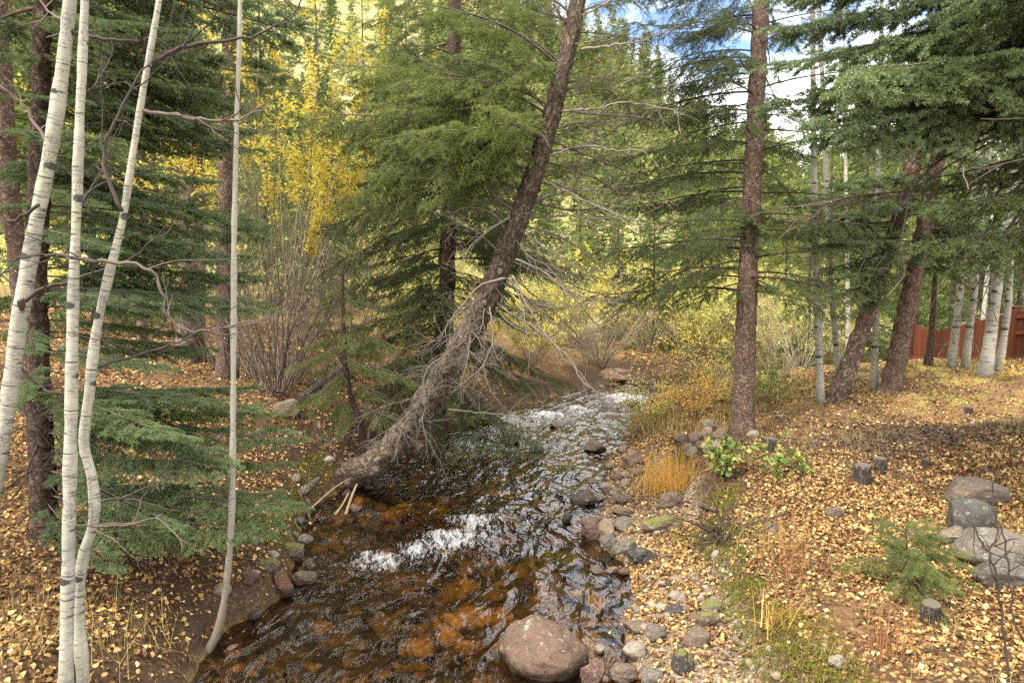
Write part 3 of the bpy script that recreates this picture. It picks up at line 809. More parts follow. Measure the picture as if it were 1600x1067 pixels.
def aspen(label, pts, seed, mat='aspen', flare=.25, group=None, n_twigs=10, f0=.45, kind='aspen_twig', lt=(.7, 1.3), **kw):
    P, r, base = pxtrunk(pts, **kw)
    root = thing('aspen_tree', base, label, 'aspen tree', group)
    Pc, rc = trunk_part(root, P, r, M[mat], sides=18, step=.07, namp=.006, nfreq=5, seed=seed, flare=flare)
    rs = np.random.default_rng(seed)
    for i in range(n_twigs):
        p, t, rr = at_s(Pc, rc, f0+(1-f0)*(i+rs.random())/n_twigs*.98)
        a = rs.uniform(0, 2*np.pi); d = np.array([math.cos(a), math.sin(a), rs.uniform(.15, .9)])
        add_branch(root, p, d, rs.uniform(*lt), kind, rs, 1.5)
    return root, Pc, rc, base.y

# four pale stems at the left edge
aA, *_ = aspen('thick white aspen at the left frame edge, leaning right, with black scar halfway up',
    [(-48, 930, 33), (-14, 780, 32), (8, 660, 31), (26, 530, 31), (44, 420, 30), (60, 330, 28), (78, 240, 28), (92, 150, 27), (103, 60, 26), (112, -30, 25), (124, -200, 22), (150, -600, 14), (160, -900, 6)], 1, n_twigs=6, f0=.72)
aB, *_ = aspen('straight white aspen trunk at front left, running bottom to top of the picture',
    [(101, 1085, 26), (105, 960, 26), (108, 800, 25), (111, 640, 23), (114, 480, 22), (119, 340, 20), (124, 200, 18), (130, 60, 17), (134, -40, 16), (144, -300, 13), (160, -700, 6)], 2, n_twigs=6, f0=.72)
aC, *_ = aspen('crooked slender aspen growing just right of the straight white trunk, kinked near its foot',
    [(131, 1080, 22), (124, 960, 22), (128, 880, 22), (147, 810, 21), (144, 750, 20), (131, 690, 19), (140, 610, 19), (150, 520, 18), (170, 430, 17), (192, 340, 16), (206, 250, 14.5), (222, 150, 13), (240, 50, 12), (252, -30, 11), (280, -300, 9), (300, -600, 4)], 3, n_twigs=6, f0=.74)
aD, *_ = aspen('thin grey pole-like young aspen rising from the left water edge',
    [(322, 1020, 18), (340, 985, 16), (354, 910, 14.5), (362, 800, 13), (364, 650, 11.5), (365, 500, 12), (366, 350, 11), (370, 180, 10), (374, 60, 9), (376, -40, 8.5), (382, -300, 6), (385, -600, 2)], 4, mat='pole', n_twigs=5, f0=.6, lt=(.4, .8))

YA = aA.location.y; YB = aB.location.y; YC = aC.location.y; YD = aD.location.y
_b = [
 (aA, [(104, 32), (80, 20), (60, -4)], YA, .010, 2), (aA, [(112, 50), (140, 58), (200, 64), (245, 60), (280, 84), (330, 70)], YA, .012, 5),
 (aC, [(222, 112), (262, 84), (310, 70), (360, 64), (420, 46), (470, 10)], YC, .013, 6), (aC, [(224, 172), (270, 180), (320, 188), (370, 186), (420, 166)], YC, .011, 5),
 (aA, [(40, 470), (70, 450), (110, 440), (150, 425), (210, 400), (260, 352)], YA-.15, .012, 6), (aA, [(36, 462), (18, 440), (-20, 420)], YA, .010, 3),
 (aB, [(112, 405), (160, 408), (230, 420), (255, 460), (258, 490), (290, 516), (350, 512)], YB, .010, 6), (aC, [(152, 410), (120, 402), (60, 398), (-10, 412)], YC-.3, .011, 6),
 (aC, [(190, 330), (160, 250), (180, 190), (215, 120), (240, 92)], YC-.2, .011, 6), (aA, [(75, 225), (40, 170), (-10, 125)], YA+.1, .012, 5),
 (aC, [(140, 580), (190, 562), (250, 545), (310, 520), (350, 500)], YC, .008, 5), (aC, [(150, 790), (178, 778), (230, 785), (290, 800), (360, 798)], YC+.2, .007, 5),
 (aB, [(106, 815), (150, 822), (210, 818), (255, 802)], YB, .006, 4), (aA, [(20, 560), (60, 600), (110, 600), (96, 640)], YA+.2, .007, 4), (aB, [(118, 340), (140, 300), (180, 280), (230, 270)], YB+.1, .008, 5),
 (aD, [(366, 200), (390, 180), (440, 150), (500, 128)], YD, .007, 4), (aA, [(60, 320), (20, 345), (-20, 330)], YA-.2, .010, 4), (aB, [(126, 155), (150, 138), (190, 128)], YB, .008, 4)]
for k, (rt, pts, Y, r0, tw) in enumerate(_b): pxbranch(rt, pts, Y, r0, M['twig_dark'] if k % 3 else M['twig_brown'], tw, seed=20+k, Y1=Y+.15)
# burl and black scar on the leaning stem
def scar(root, px, py, Y, w, h):
    p = atY(px, py, Y-.055*0-.05); u = np.linspace(0, 2*np.pi, 20, endpoint=False)
    V = [(0, -.016, 0)]+[(w*math.cos(a)*(1+.2*math.sin(3*a)), .01, h*math.sin(a)*(1+.15*math.cos(2*a))) for a in u]
    V2 = np.array(V)+np.array(p)-np.array(root.location)
    F3 = np.array([[0, 1+(k+1) % 20, 1+k] for k in range(20)])
    link('bark_scar', mesh_np('bark_scar', V2, [F3], M['bark_dark'], {'bk': ('POINT', 'FLOAT_VECTOR', V2)}, smooth=True), root)
scar(aA, 31, 476, YA, .03, .06)

# left spruce whose boughs fill the left side
def spruce(name, label, cat, pts, bark_m, seed, sides=18, flare=.35, namp=.02, ridge=0, group=None, nfreq=7, **kw):
    P, r, base = pxtrunk(pts, **kw)
    root = thing(name, base, label, cat, group)
    Pc, rc = trunk_part(root, P, r, M[bark_m], sides=sides, step=.05, namp=namp, nfreq=nfreq, seed=seed, flare=flare, ridge=ridge)
    return root, Pc, rc

sL, Pc, rc = spruce('spruce_tree', 'blue-green spruce behind the white stems, low boughs spreading over the left bank', 'spruce tree',
    [(72, 838, 50), (64, 700, 46), (58, 560, 44), (58, 400, 41), (62, 200, 36), (66, 0, 31), (70, -300, 24), (74, -700, 16), (76, -1300, 4)], 'bark_dark', 11)
zA = Pc[:, 2]
whorls(sL, Pc, rc, 'blue', 40, .42, .97, 2.15, .5, -6, 25, 12, roll=.3, skip=lambda a, u, p: 3.9 < a < 5.2 and u < .5)
whorls(sL, Pc, rc, 'deadbrown', 26, .03, .2, 1.0, 1.1, -28, -8, 13, roll=1.)
def hb(root, Pc, rc, specs, seed, kind):
    """boughs measured in the photograph: pixel of the tip, its distance, height fraction on the trunk"""
    rs = np.random.default_rng(seed)
    for (px, py, Y, dz) in specs:
        tip = atY(px, py, Y)
        k = np.abs(Pc[:, 2]-(tip[2]+dz)).argmin(); p = Pc[k]
        d = tip-p; L = np.linalg.norm(d)
        add_branch(root, p, d+UPV*L*.14, L*1.04, kind, rs, .2, name='bough' if kind not in ('bare', 'dead') else None)
rsl = np.random.default_rng(5)
hb(sL, Pc, rc, [(455, 690, 6.0, .15), (400, 445, 6.4, .15), (410, 500, 6.2, .15), (330, 378, 6.3, .2), (460, 800, 5.9, .3), (425, 850, 5.6, .35), (300, 700, 5.0, .2), (260, 590, 5.2, .15), (280, 830, 5.0, .35),
  (345, 640, 5.6, .2), (250, 330, 5.6, .2), (345, 250, 6.2, .2), (290, 190, 5.9, .2), (300, 100, 6.4, .2), (240, 40, 5.4, .2), (335, 20, 6.4, .15), (200, 240, 4.9, .2), (180, 900, 4.9, .4), (220, 480, 5.0, .1), (310, 560, 6.6, .15), (390, 620, 6.9, .2), (20, 420, 4.9, .1), (10, 210, 4.9, .1), (-20, 330, 5.0, .1), (15, 90, 5.0, .1),
  (170, 130, 5.3, .2), (250, 420, 6.0, .2), (160, 330, 5.2, .2), (210, 150, 6.0, .2), (60, 300, 6.6, .1), (150, 60, 6.4, .2), (120, 470, 6.4, .1), (330, 460, 6.8, .1),
  (290, 60, 5.2, .2), (320, 150, 5.6, .2), (330, 300, 5.8, .2), (360, 420, 6.8, .2), (200, 60, 4.8, .2), (140, 240, 4.9, .2), (270, 250, 6.6, .2), (220, 330, 6.8, .2), (300, 40, 7., .2), (180, 400, 4.9, .2), (440, 740, 6.3, .3), (370, 860, 5.2, .4), (330, 760, 5.0, .3), (250, 700, 4.7, .3), (310, 340, 7., .2), (90, 160, 5., .1), (50, 560, 4.8, .2), (30, 640, 4.7, .2)], 6, 'bluelong')
rj = np.random.default_rng(60)
hb(sL, Pc, rc, [(rj.uniform(60, 400), rj.uniform(-20, 420), rj.uniform(5.2, 7.6), .2) for _ in range(34)]+[(rj.uniform(200, 440), rj.uniform(430, 860), rj.uniform(5., 6.6), .25) for _ in range(16)], 61, 'bluelong')

sL2, Pc, rc = spruce('spruce_tree', 'dark-trunked spruce at the far left edge, half hidden behind the leaning white aspen', 'spruce tree',
    [(52, 650, 40), (36, 480, 37), (16, 300, 34), (5, 120, 32), (-5, -60, 29), (-20, -500, 18), (-25, -900, 5)], 'bark_spruce', 14)
whorls(sL2, Pc, rc, 'dark', 46, .2, .97, 1.9, .5, -10, 20, 15)

# red-barked pines on the left slope
def backtree(name, label, cat, pts, bark_m, kind, n, lens, seed, f0=.5, group=None, pit=(-15, 15), namp=.02, **kw):
    root, Pc, rc = spruce(name, label, cat, pts, bark_m, seed, sides=14, namp=namp, group=group, **kw)
    if n: whorls(root, Pc, rc, kind, n, f0, .98, lens[0], lens[1], pit[0], pit[1], seed+1)
    return root, Pc, rc
backtree('pine_tree', 'stout pine with reddish flaking bark standing behind the spruce boughs', 'pine tree', [(296, 560, 56), (300, 420, 52), (300, 300, 48), (296, 120, 42), (290, -60, 36), (280, -400, 24), (275, -800, 8)], 'bark_pine', 'far', 40, (2.6, .8), 31, .34)
backtree('pine_tree', 'grey-brown pine trunk just left of the yellow-leaved willow', 'pine tree', [(352, 590, 36), (352, 430, 34), (352, 300, 33), (356, 150, 30), (360, -20, 28), (365, -400, 18), (366, -800, 5)], 'bark_spruce', 'farlight', 48, (2.0, .6), 33, .36)
backtree('pine_tree', 'slim pine high on the left slope showing between spruce boughs and the red-barked pine', 'pine tree', [(222, 540, 20), (222, 400, 19), (224, 200, 18), (226, 60, 17), (228, -100, 15), (230, -600, 6)], 'bark_spruce', 'farlight', 56, (2.2, .6), 35, .25)

# the leaning fir over the stream
FIR = [(395, 760, 50), (455, 755, 58), (510, 750, 62), (562, 737, 62), (607, 706, 60), (645, 660, 57), (690, 592, 54), (733, 520, 51), (772, 442, 47), (806, 352, 43), (836, 270, 40), (860, 185, 38), (883, 95, 35), (902, 10, 33), (916, -60, 30), (960, -330, 20), (985, -620, 5)]
b0 = on_ground(500, 762, water=False)
fir_Y = b0[1]+.35
P, r, base = pxtrunk(FIR, Y=fir_Y, Y1=fir_Y+1.1)
fir = thing('fir_tree', Vector((P[2][0], P[2][1], gz(P[2][0], P[2][1]))), 'big leaning fir with a bowed mossy foot, arching over the left side of the stream', 'fir tree')
FP, FR = trunk_part(fir, P, r, M['bark_fir'], sides=40, step=.035, namp=.035, nfreq=9, seed=8, flare=.12, ridge=.6)
def fpt(px, py):   # point on the trunk line nearest a photograph pixel
    q = np.array([(800+F*(p[0]/depth_of(p)), 533.5-F*np.dot(p-CAM, UP)/depth_of(p)) for p in FP])
    return int(((q[:, 0]-px)**2+(q[:, 1]-py)**2).argmin())
def fbranch(px0, py0, px1, py1, dY, kind, rs, lift=.12, roll=.3):
    p = FP[fpt(px0, py0)]; tip = atY(px1, py1, p[1]+dY); d = tip-p; L = np.linalg.norm(d)
    add_branch(fir, p, d+UPV*L*lift, L*1.05, kind, rs, roll)
rf = np.random.default_rng(44)
for a in [(858, 205, 690, 120, -.6), (850, 230, 600, 150, -.3), (850, 230, 640, 60, .3), (862, 180, 560, 90, .2), (880, 110, 640, -20, .2), (845, 250, 560, 200, .5), (838, 270, 620, 260, -.2), (828, 300, 560, 290, .4), (860, 190, 740, 230, -1.), (890, 60, 760, -20, -.4), (896, 30, 690, -70, .5), (880, 100, 800, 110, -.8), (845, 240, 680, 260, -.9), (855, 210, 600, 210, -.6), (840, 260, 500, 150, .2), (870, 150, 820, 60, -.9), (864, 170, 650, 110, -1.), (850, 225, 720, 170, -1.4), (846, 240, 640, 190, -1.1), (875, 120, 730, 90, .6), (850, 225, 610, 110, -.2), (856, 205, 660, 210, -1.2), (862, 175, 700, 80, -.2), (845, 245, 590, 250, -.5), (842, 260, 660, 300, -.6), (880, 105, 700, 0, .2), (852, 220, 540, 170, .2)]:
    fbranch(*a, 'fir', rf)
for a in [(900, 20, 1060, -20, .4), (893, 55, 1010, 60, .5), (905, -10, 1000, -60, -.5), (880, 110, 930, 130, -.8)]: fbranch(*a, 'thin', rf, .05)
for a in [(868, 150, 960, 110, -.3), (850, 225, 940, 170, .2), (880, 110, 960, 40, .3), (900, 20, 980, -10, -.3), (835, 275, 930, 240, .6), (875, 130, 1010, 150, .6)]: fbranch(*a, 'fir', rf, .1)
# long dead limbs on the right, arching down
for a in [(868, 150, 1010, 128, .2), (858, 190, 1000, 190, .5), (850, 225, 985, 215, -.4), (842, 255, 1010, 300, .3), (832, 285, 960, 330, -.5), (822, 310, 1000, 395, .4), (812, 340, 980, 430, -.2), (800, 370, 930, 480, -.5), (790, 400, 945, 540, .2), (780, 430, 900, 560, -.4), (876, 125, 1030, 90, -.3), (890, 70, 980, 85, -.8),
          (775, 440, 960, 600, -.6), (815, 330, 960, 250, .6), (836, 280, 940, 240, -.6), (806, 352, 900, 420, -1.), (760, 470, 880, 610, -.3), (848, 235, 1050, 250, .2)]:
    fbranch(*a, 'bare' if rf.random() < .6 else 'dead', rf, .2, 1.5)
# grey dead twigs matted round the lower trunk
for a in [(760, 470, 690, 470, -.6), (735, 515, 640, 590, -.7), (715, 550, 610, 640, -.6), (700, 575, 620, 720, -.8), (680, 605, 590, 690, -.6), (735, 515, 730, 640, -1.), (755, 480, 800, 560, -.8), (790, 400, 690, 360, -.8), (800, 370, 700, 300, -.6), (812, 340, 700, 270, -.7), (725, 535, 780, 660, -.7), (640, 665, 580, 720, -.5), (672, 620, 650, 740, -1.), (730, 525, 690, 620, -1.1), (800, 370, 860, 470, -.9), (783, 420, 840, 560, -.8), (757, 475, 740, 600, -1.2), (745, 500, 700, 560, -1.2), (735, 515, 750, 590, -1.2), (768, 455, 730, 520, -1.1)]:
    fbranch(*a, 'dead', rf, .25, 1.5)
for q in range(17):
    f_ = rf.uniform(.28, .64); k_ = int(f_*.62*len(FP)); p_ = FP[k_]; a_ = rf.uniform(3.3, 6.1)
    add_branch(fir, p_+np.array([0, -FR[k_]*.7, 0]), (math.cos(a_), math.sin(a_)*.8, rf.uniform(-1.1, .1)), rf.uniform(.5, 1.), 'dead', rf, 1.5)
for pts, Y0 in (([(790, 435), (752, 445), (728, 470), (700, 505), (688, 528), (672, 535)], fir_Y-.4), ([(765, 480), (770, 530), (755, 570), (735, 590), (700, 615)], fir_Y-.55), ([(700, 552), (668, 575), (660, 610), (655, 630)], fir_Y-.6), ([(860, 232), (842, 208), (800, 200), (750, 175), (700, 128)], fir_Y+.5),
                ([(806, 405), (850, 425), (880, 450), (930, 470), (980, 475)], fir_Y), ([(800, 430), (850, 520), (890, 560), (920, 600), (945, 630)], fir_Y-.2), ([(700, 640), (760, 645), (850, 655), (900, 660)], fir_Y-.2)):
    pxbranch(fir, pts, Y0, .011, M['twig_grey'], 12, seed=int(pts[0][0]), Y1=Y0-.2, tl=(.25, .5))

for k_, pts in enumerate([[(905, 78), (935, 74), (969, 69), (1002, 64), (1056, 44), (1097, 30)], [(872, 130), (900, 127), (935, 123), (975, 126), (1029, 130)], [(866, 156), (890, 150), (911, 142), (931, 133), (962, 121)],
        [(866, 175), (900, 172), (935, 169), (975, 160), (1036, 169), (1070, 179)], [(866, 172), (900, 176), (942, 180), (1002, 184), (1043, 196), (1075, 215)], [(850, 212), (880, 198), (901, 192), (942, 190), (989, 185)],
        [(840, 250), (870, 240), (894, 231), (925, 228), (962, 236), (1002, 236), (1039, 270)], [(850, 214), (880, 228), (918, 243), (969, 263), (1036, 287), (1110, 307)], [(824, 318), (850, 310), (884, 300), (942, 297), (989, 307)],
        [(834, 276), (870, 292), (911, 313), (969, 337), (1022, 359)], [(786, 408), (810, 412), (850, 424), (901, 448), (952, 464), (996, 478)], [(780, 424), (800, 432), (837, 464), (888, 508), (920, 545)],
        [(770, 470), (800, 491), (834, 512), (884, 555), (911, 596), (945, 620), (965, 632)], [(890, 34), (877, 28), (840, 17), (800, 8), (740, 6)], [(884, 40), (872, 18), (860, -10)], [(900, 30), (930, 15), (955, 0), (975, -20)],
        [(820, 330), (790, 315), (750, 305), (700, 308)], [(806, 352), (850, 360), (900, 385), (940, 420), (965, 455)], [(815, 330), (780, 350), (740, 380), (715, 420)]]):
    y_ = FP[fpt(*pts[0])][1]
    pxbranch(fir, pts, y_, .017 if k_ < 10 or k_ > 12 else .015, M['twig_brown'] if k_ % 3 else M['twig_grey'], 16, seed=460+k_, Y1=y_+(-.5, .35, -.2)[k_ % 3], tl=(.25, .6))

for k_, pts in enumerate([[(505, 752), (478, 772), (452, 806), (440, 830)], [(490, 742), (455, 748), (420, 775), (400, 800)], [(525, 757), (500, 784), (478, 812), (470, 836)], [(548, 757), (530, 782), (520, 806), (512, 825)], [(470, 735), (440, 728), (410, 738), (390, 760)], [(570, 748), (560, 776), (556, 800)]]):
    C_ = np.array([atY(x, y, fir_Y-.12-.06*q) for q, (x, y) in enumerate(pts)])
    C_[:, 2] = np.minimum(C_[:, 2], terrain(C_[:, 0], C_[:, 1])+np.linspace(.12, -.03, len(pts)))
    me, _, _ = tube_mesh('root', C_, np.linspace(.06, .016, len(pts)), M['bark_dark'], off=fir.location, sides=9, step=.03, namp=.012, nfreq=9, seed=k_)
    link('root', me, fir)

# straight dark spruce behind the leaning fir
sM, Pc, rc = spruce('spruce_tree', 'straight dark spruce with drooping boughs directly behind the leaning fir', 'spruce tree',
    [(684, 640, 40), (690, 560, 38), (697, 470, 35), (702, 300, 32), (708, 120, 29), (712, -60, 25), (716, -400, 17), (718, -900, 4)], 'bark_dark', 51, Y=12.2)
whorls(sM, Pc, rc, 'dark', 70, .03, .45, 2.3, 1.9, -16, -4, 52)
whorls(sM, Pc, rc, 'dark', 26, .45, .97, 1.8, .5, -6, 15, 58)
hb(sM, Pc, rc, [(560, 420, 11.4, .3), (580, 330, 11.5, .3), (600, 480, 11.3, .3), (640, 540, 11.2, .4), (800, 560, 11.6, .6), (850, 590, 12., .9), (885, 600, 12.4, 1.), (860, 480, 11.8, .5), (880, 420, 12.3, .4), (930, 440, 12.6, .4), (850, 330, 12, .3), (620, 390, 10.9, .3), (770, 380, 10.8, .3), (550, 290, 12.5, .2), (600, 240, 11., .2), (830, 520, 11.2, .6), (820, 610, 11.7, .9), (570, 470, 12.6, .3)], 53, 'darklong')
hb(sM, Pc, rc, [(570, 380, 11.6, .3), (610, 340, 11.2, .3), (590, 440, 11.1, .3), (640, 440, 10.8, .3), (650, 500, 10.9, .4), (620, 520, 11.8, .4), (660, 360, 10.8, .3), (600, 290, 11.9, .3), (580, 540, 12., .4), (640, 580, 11.4, .5), (760, 330, 10.9, .3), (790, 470, 11., .4), (820, 410, 11.6, .4)], 54, 'dark')

# small leaning spruce on the left bank
sS, Pc, rc = spruce('young_spruce', 'small thin-stemmed spruce with a crooked foot between the willow and leaning fir', 'young spruce',
    [(566, 712, 15), (566, 680, 14), (560, 650, 13), (548, 620, 12), (541, 580, 11), (538, 540, 9), (536, 480, 7), (535, 420, 4)], 'bark_dark', 55, flare=.15, namp=.005)
whorls(sS, Pc, rc, 'fir', 26, .3, .97, 1.0, .3, -18, 10, 56)
hb(sS, Pc, rc, [(450, 570, Pc[0][1]-.3, .1), (480, 640, Pc[0][1]-.3, .2), (500, 680, Pc[0][1]-.4, .2), (650, 590, Pc[0][1]-.3, .1), (620, 540, Pc[0][1]-.2, .1), (470, 540, Pc[0][1], .1)], 57, 'fir')

# tall bare-limbed spruce on the right bank
sR, Pc, rc = spruce('spruce_tree', 'tall brown-trunked spruce on the right bank, standing among shore rocks', 'spruce tree',
    [(1160, 684, 50), (1162, 610, 45), (1166, 500, 41), (1171, 380, 39), (1177, 250, 37), (1184, 110, 34), (1190, 0, 32), (1197, -120, 29), (1216, -500, 19), (1228, -900, 4)], 'bark_spruce', 61, sides=30, flare=.28, namp=.022)
whorls(sR, Pc, rc, 'thin', 99, .17, .97, 2.0, .7, -4, 18, 62)
whorls(sR, Pc, rc, 'bare', 0, .14, .6, 1.6, 1.8, -6, 6, 63, roll=1.5)
hb(sR, Pc, rc, [(1070, 150, 10.4, .1), (1050, 80, 10.8, .1), (1085, 60, 10.6, .1), (1090, 140, 11., .1), (1060, 200, 10.9, .1), (1095, 220, 10.2, .1), (1030, 180, 9.8, .1), (1075, 110, 9.4, .1), (1020, 60, 9.6, .1), (1100, 170, 9.3, .1), (1040, 20, 10.6, .1), (1250, 180, 10.6, .1), (1245, 80, 10.8, .1), (1235, 240, 9.8, .1), (1050, 130, 10.2, .1), (980, 60, 10.3, .1), (990, 130, 10.6, .1), (1080, 190, 9.8, .1), (1020, 240, 9.8, .1), (970, 190, 11., .1), (1070, 280, 10.8, .1), (1040, 330, 10.4, .1), (1090, 100, 9.5, .1), (1100, 20, 9.6, .1), (1000, 10, 10.6, .1), (950, 300, 10.6, .15), (1250, 120, 9.8, .1), (1260, 250, 10.6, .1), (1240, 20, 9.6, .1), (1270, 360, 10.2, .1), (1000, 450, 10., .15), (940, 400, 10.8, .15), (1080, 430, 9.6, .1), (930, 470, 10.6, .15), (960, 440, 10.2, .15), (1000, 400, 9.7, .1), (1000, 200, 10.4, .1), (1020, 100, 10., .1), (1040, 290, 9.6, .1), (980, 330, 10.8, .15), (1010, 150, 10.5, .1), (1060, 230, 9.4, .1), (960, 260, 11., .1), (1060, 60, 10, .1), (1030, -10, 10.2, .1), (1270, 60, 10, .1), (1280, 200, 10.2, .1), (1260, 300, 9.8, .1), (1060, 370, 9.5, .1)], 64, 'dark')
for k in range(14):
    rs_ = np.random.default_rng(640+k); p, t, rr = at_s(Pc, rc, rs_.uniform(.17, .3)); a = rs_.uniform(3.5, 6); add_branch(sR, p, (math.cos(a), math.sin(a), -.3), rs_.uniform(.3, .55), 'blue', rs_, .5)

# spruce out of frame on the right, boughs reaching in
rX, rY = 6.5, 6.2
zb = gz(rX, rY)
P = np.array([(rX, rY, zb-.2), (rX+.02, rY, 2), (rX-.03, rY+.03, 4.5), (rX, rY, 7.5), (rX, rY, 11), (rX, rY, 13)]); r = np.array([.24, .21, .18, .13, .06, .015])
sF = thing('spruce_tree', Vector((rX, rY, zb)), 'near spruce whose long blue-green boughs hang into the upper right corner', 'spruce tree')
Pc, rc = trunk_part(sF, P, r, M['bark_spruce'], sides=20, step=.06, namp=.02, nfreq=7, seed=71, flare=.3)
hb(sF, Pc, rc, [(1262, 80, 6., .9), (1250, 30, 6.3, .8), (1275, 190, 6.4, .9), (1300, 20, 5.6, .8), (1370, 150, 5.2, .8), (1400, 30, 4.8, .7), (1330, 215, 6., .9), (1350, 110, 6.8, .8), (1420, 100, 5.6, .7), (1480, 130, 5.3, .6), (1320, -30, 5.8, .6), (1500, 20, 6., .5), (1310, 240, 5.6, .9), (1360, 250, 6.7, .8), (1520, 90, 5.6, .5), (1540, 40, 5.2, .5), (1265, -40, 6.4, .7), (1240, 130, 7., .8), (1330, 150, 6.2, .8), (1470, 170, 5.7, .5), (1510, 130, 6.6, .4), (1330, 250, 5.4, .8), (1230, 200, 6.4, .8), (1420, 240, 6.3, .6), (1350, 190, 5.3, .7), (1560, 230, 5.5, .3)], 72, 'bluelong')
hb(sF, Pc, rc, [(1480, 330, 5.4, .5), (1500, 390, 5., .6), (1540, 420, 5.3, .6), (1560, 330, 5.2, .4), (1520, 290, 5.8, .4), (1580, 380, 5.6, .3), (1450, 290, 5.9, .6)], 73, 'darklong')
hb(sF, Pc, rc, [(1400, 260, 5.9, .5), (1330, 290, 6.3, .7), (1470, 250, 5.3, .3), (1430, 300, 6.2, .4)], 74, 'bare')
whorls(sF, Pc, rc, 'blue', 24, .6, .97, 1.8, .4, -5, 25, 75)
whorls(sF, Pc, rc, 'dark', 10, .25, .5, 1.8, 2.0, -12, -5, 76, az=(-1.6, 1.2))

# leaning trunks and aspens on the right bank
l1, Pc, rc = spruce('spruce_tree', 'leaning reddish-brown trunk right of the first slim right-bank aspen', 'spruce tree', [(1308, 624, 40), (1326, 575, 36), (1345, 520, 33), (1366, 460, 31), (1392, 380, 28), (1422, 280, 29), (1462, 140, 24), (1500, 0, 18), (1560, -260, 6)], 'bark_pine', 81, sides=24, flare=.3, namp=.03, ridge=.5)
whorls(l1, Pc, rc, 'blue', 20, .3, .97, 1.7, .6, -14, 12, 82)
hb(l1, Pc, rc, [(1300, 470, 11., .3), (1320, 440, 10.6, .3), (1350, 490, 10.7, .4), (1390, 450, 10.6, .3), (1420, 430, 10.8, .3), (1310, 400, 10.8, .2), (1370, 410, 10.4, .2), (1280, 430, 11.6, .3), (1240, 330, 11, .2), (1270, 370, 10.8, .2), (1340, 350, 10.5, .2), (1400, 370, 10.5, .2), (1330, 480, 10.4, .3), (1300, 445, 10.3, .3), (1360, 460, 10.3, .3), (1385, 480, 10.5, .3), (1260, 400, 10.9, .3), (1290, 350, 10.4, .2), (1320, 300, 10.4, .2), (1380, 330, 10.2, .2), (1350, 390, 10.1, .2), (1230, 380, 11.2, .3), (1410, 410, 10.3, .2)], 83, 'blue')
l2, Pc, rc = spruce('spruce_tree', 'thick leaning grey spruce trunk dotted with branch stubs, farther right of two leaners', 'spruce tree', [(1390, 612, 42), (1402, 560, 38), (1414, 500, 36), (1428, 430, 33), (1446, 340, 29), (1475, 200, 28), (1510, 40, 20), (1560, -240, 6)], 'bark_spruce', 84, sides=24, flare=.25, namp=.03)
whorls(l2, Pc, rc, 'dark', 20, .33, .97, 1.8, .6, -14, 12, 85)
hb(l2, Pc, rc, [(1470, 420, 11.4, .3), (1500, 380, 11.6, .3), (1450, 380, 10.8, .2), (1540, 360, 11.6, .2), (1490, 440, 12.2, .3), (1430, 330, 10.6, .2), (1410, 290, 10.5, .2), (1480, 300, 10.6, .2), (1450, 420, 10.6, .3), (1520, 420, 11.2, .3), (1560, 400, 11.4, .3), (1500, 340, 10.8, .2), (1590, 380, 11.6, .2)], 86, 'blue')

for args in [
    ('slim white aspen with small black knots, leftmost on the right bank', [(1282, 628, 17), (1280, 560, 15), (1277, 480, 14), (1274, 390, 13), (1272, 250, 12), (1270, 60, 10), (1268, -200, 6), (1268, -400, 2)], 91),
    ('slim white aspen leaning left just behind the reddish leaning trunk', [(1312, 604, 14), (1307, 540, 13), (1300, 460, 12), (1295, 380, 11), (1288, 200, 10), (1280, 0, 8), (1272, -250, 3)], 92),
    ('white aspen trunk standing between the two leaning trunks', [(1366, 611, 15), (1367, 560, 14), (1369, 480, 13), (1371, 380, 12), (1374, 200, 11), (1378, 0, 8), (1382, -250, 3)], 93),
    ('small distant aspen trunk seen left of the reddish leaning trunk', [(1325, 560, 9), (1325, 500, 8.5), (1324, 420, 8), (1322, 300, 7), (1320, 100, 5), (1318, -50, 2)], 94),
    ('aspen with black charred foot before the fence, leaning right', [(1486, 574, 18), (1493, 520, 15), (1501, 460, 13), (1511, 400, 14), (1524, 300, 12), (1545, 120, 9), (1565, -80, 3)], 95),
    ('pinkish-trunked aspen close beside the one with a black foot', [(1508, 574, 16), (1514, 520, 14), (1522, 460, 13), (1526, 390, 14), (1540, 280, 12), (1560, 100, 9), (1580, -100, 3)], 96),
    ('thickest white aspen before the red fence with a flared dark base', [(1538, 586, 28), (1545, 545, 24), (1552, 490, 22), (1560, 430, 20), (1570, 370, 18), (1582, 290, 16), (1605, 100, 12), (1625, -100, 5)], 97),
    ('rightmost white aspen leaning behind the thickest one by the fence post', [(1560, 580, 15), (1568, 530, 14), (1576, 470, 13), (1578, 410, 13), (1588, 340, 12), (1600, 240, 11), (1620, 80, 8), (1640, -100, 3)], 98),
    ('short white aspen stem showing just above the fence top', [(1533, 556, 9), (1536, 500, 9), (1540, 460, 9), (1546, 400, 8), (1555, 300, 7), (1570, 150, 5), (1580, 0, 2)], 99)]:
    kw = {}
    if args[2] == 94: kw = dict(Y=17.)
    if args[2] == 99: kw = dict(Y=19.)
    aspen(args[0], args[1], args[2], group='aspens on the right bank', n_twigs=5, f0=.4, lt=(.5, 1.1), **kw)
tr, _, _ = spruce('dead_tree', 'short dark dead trunk standing before the corner of the red fence', 'dead tree', [(1450, 570, 17), (1456, 520, 12), (1459, 470, 10), (1462, 420, 8), (1466, 340, 6)], 'bark_dark', 88, flare=.3, namp=.01)

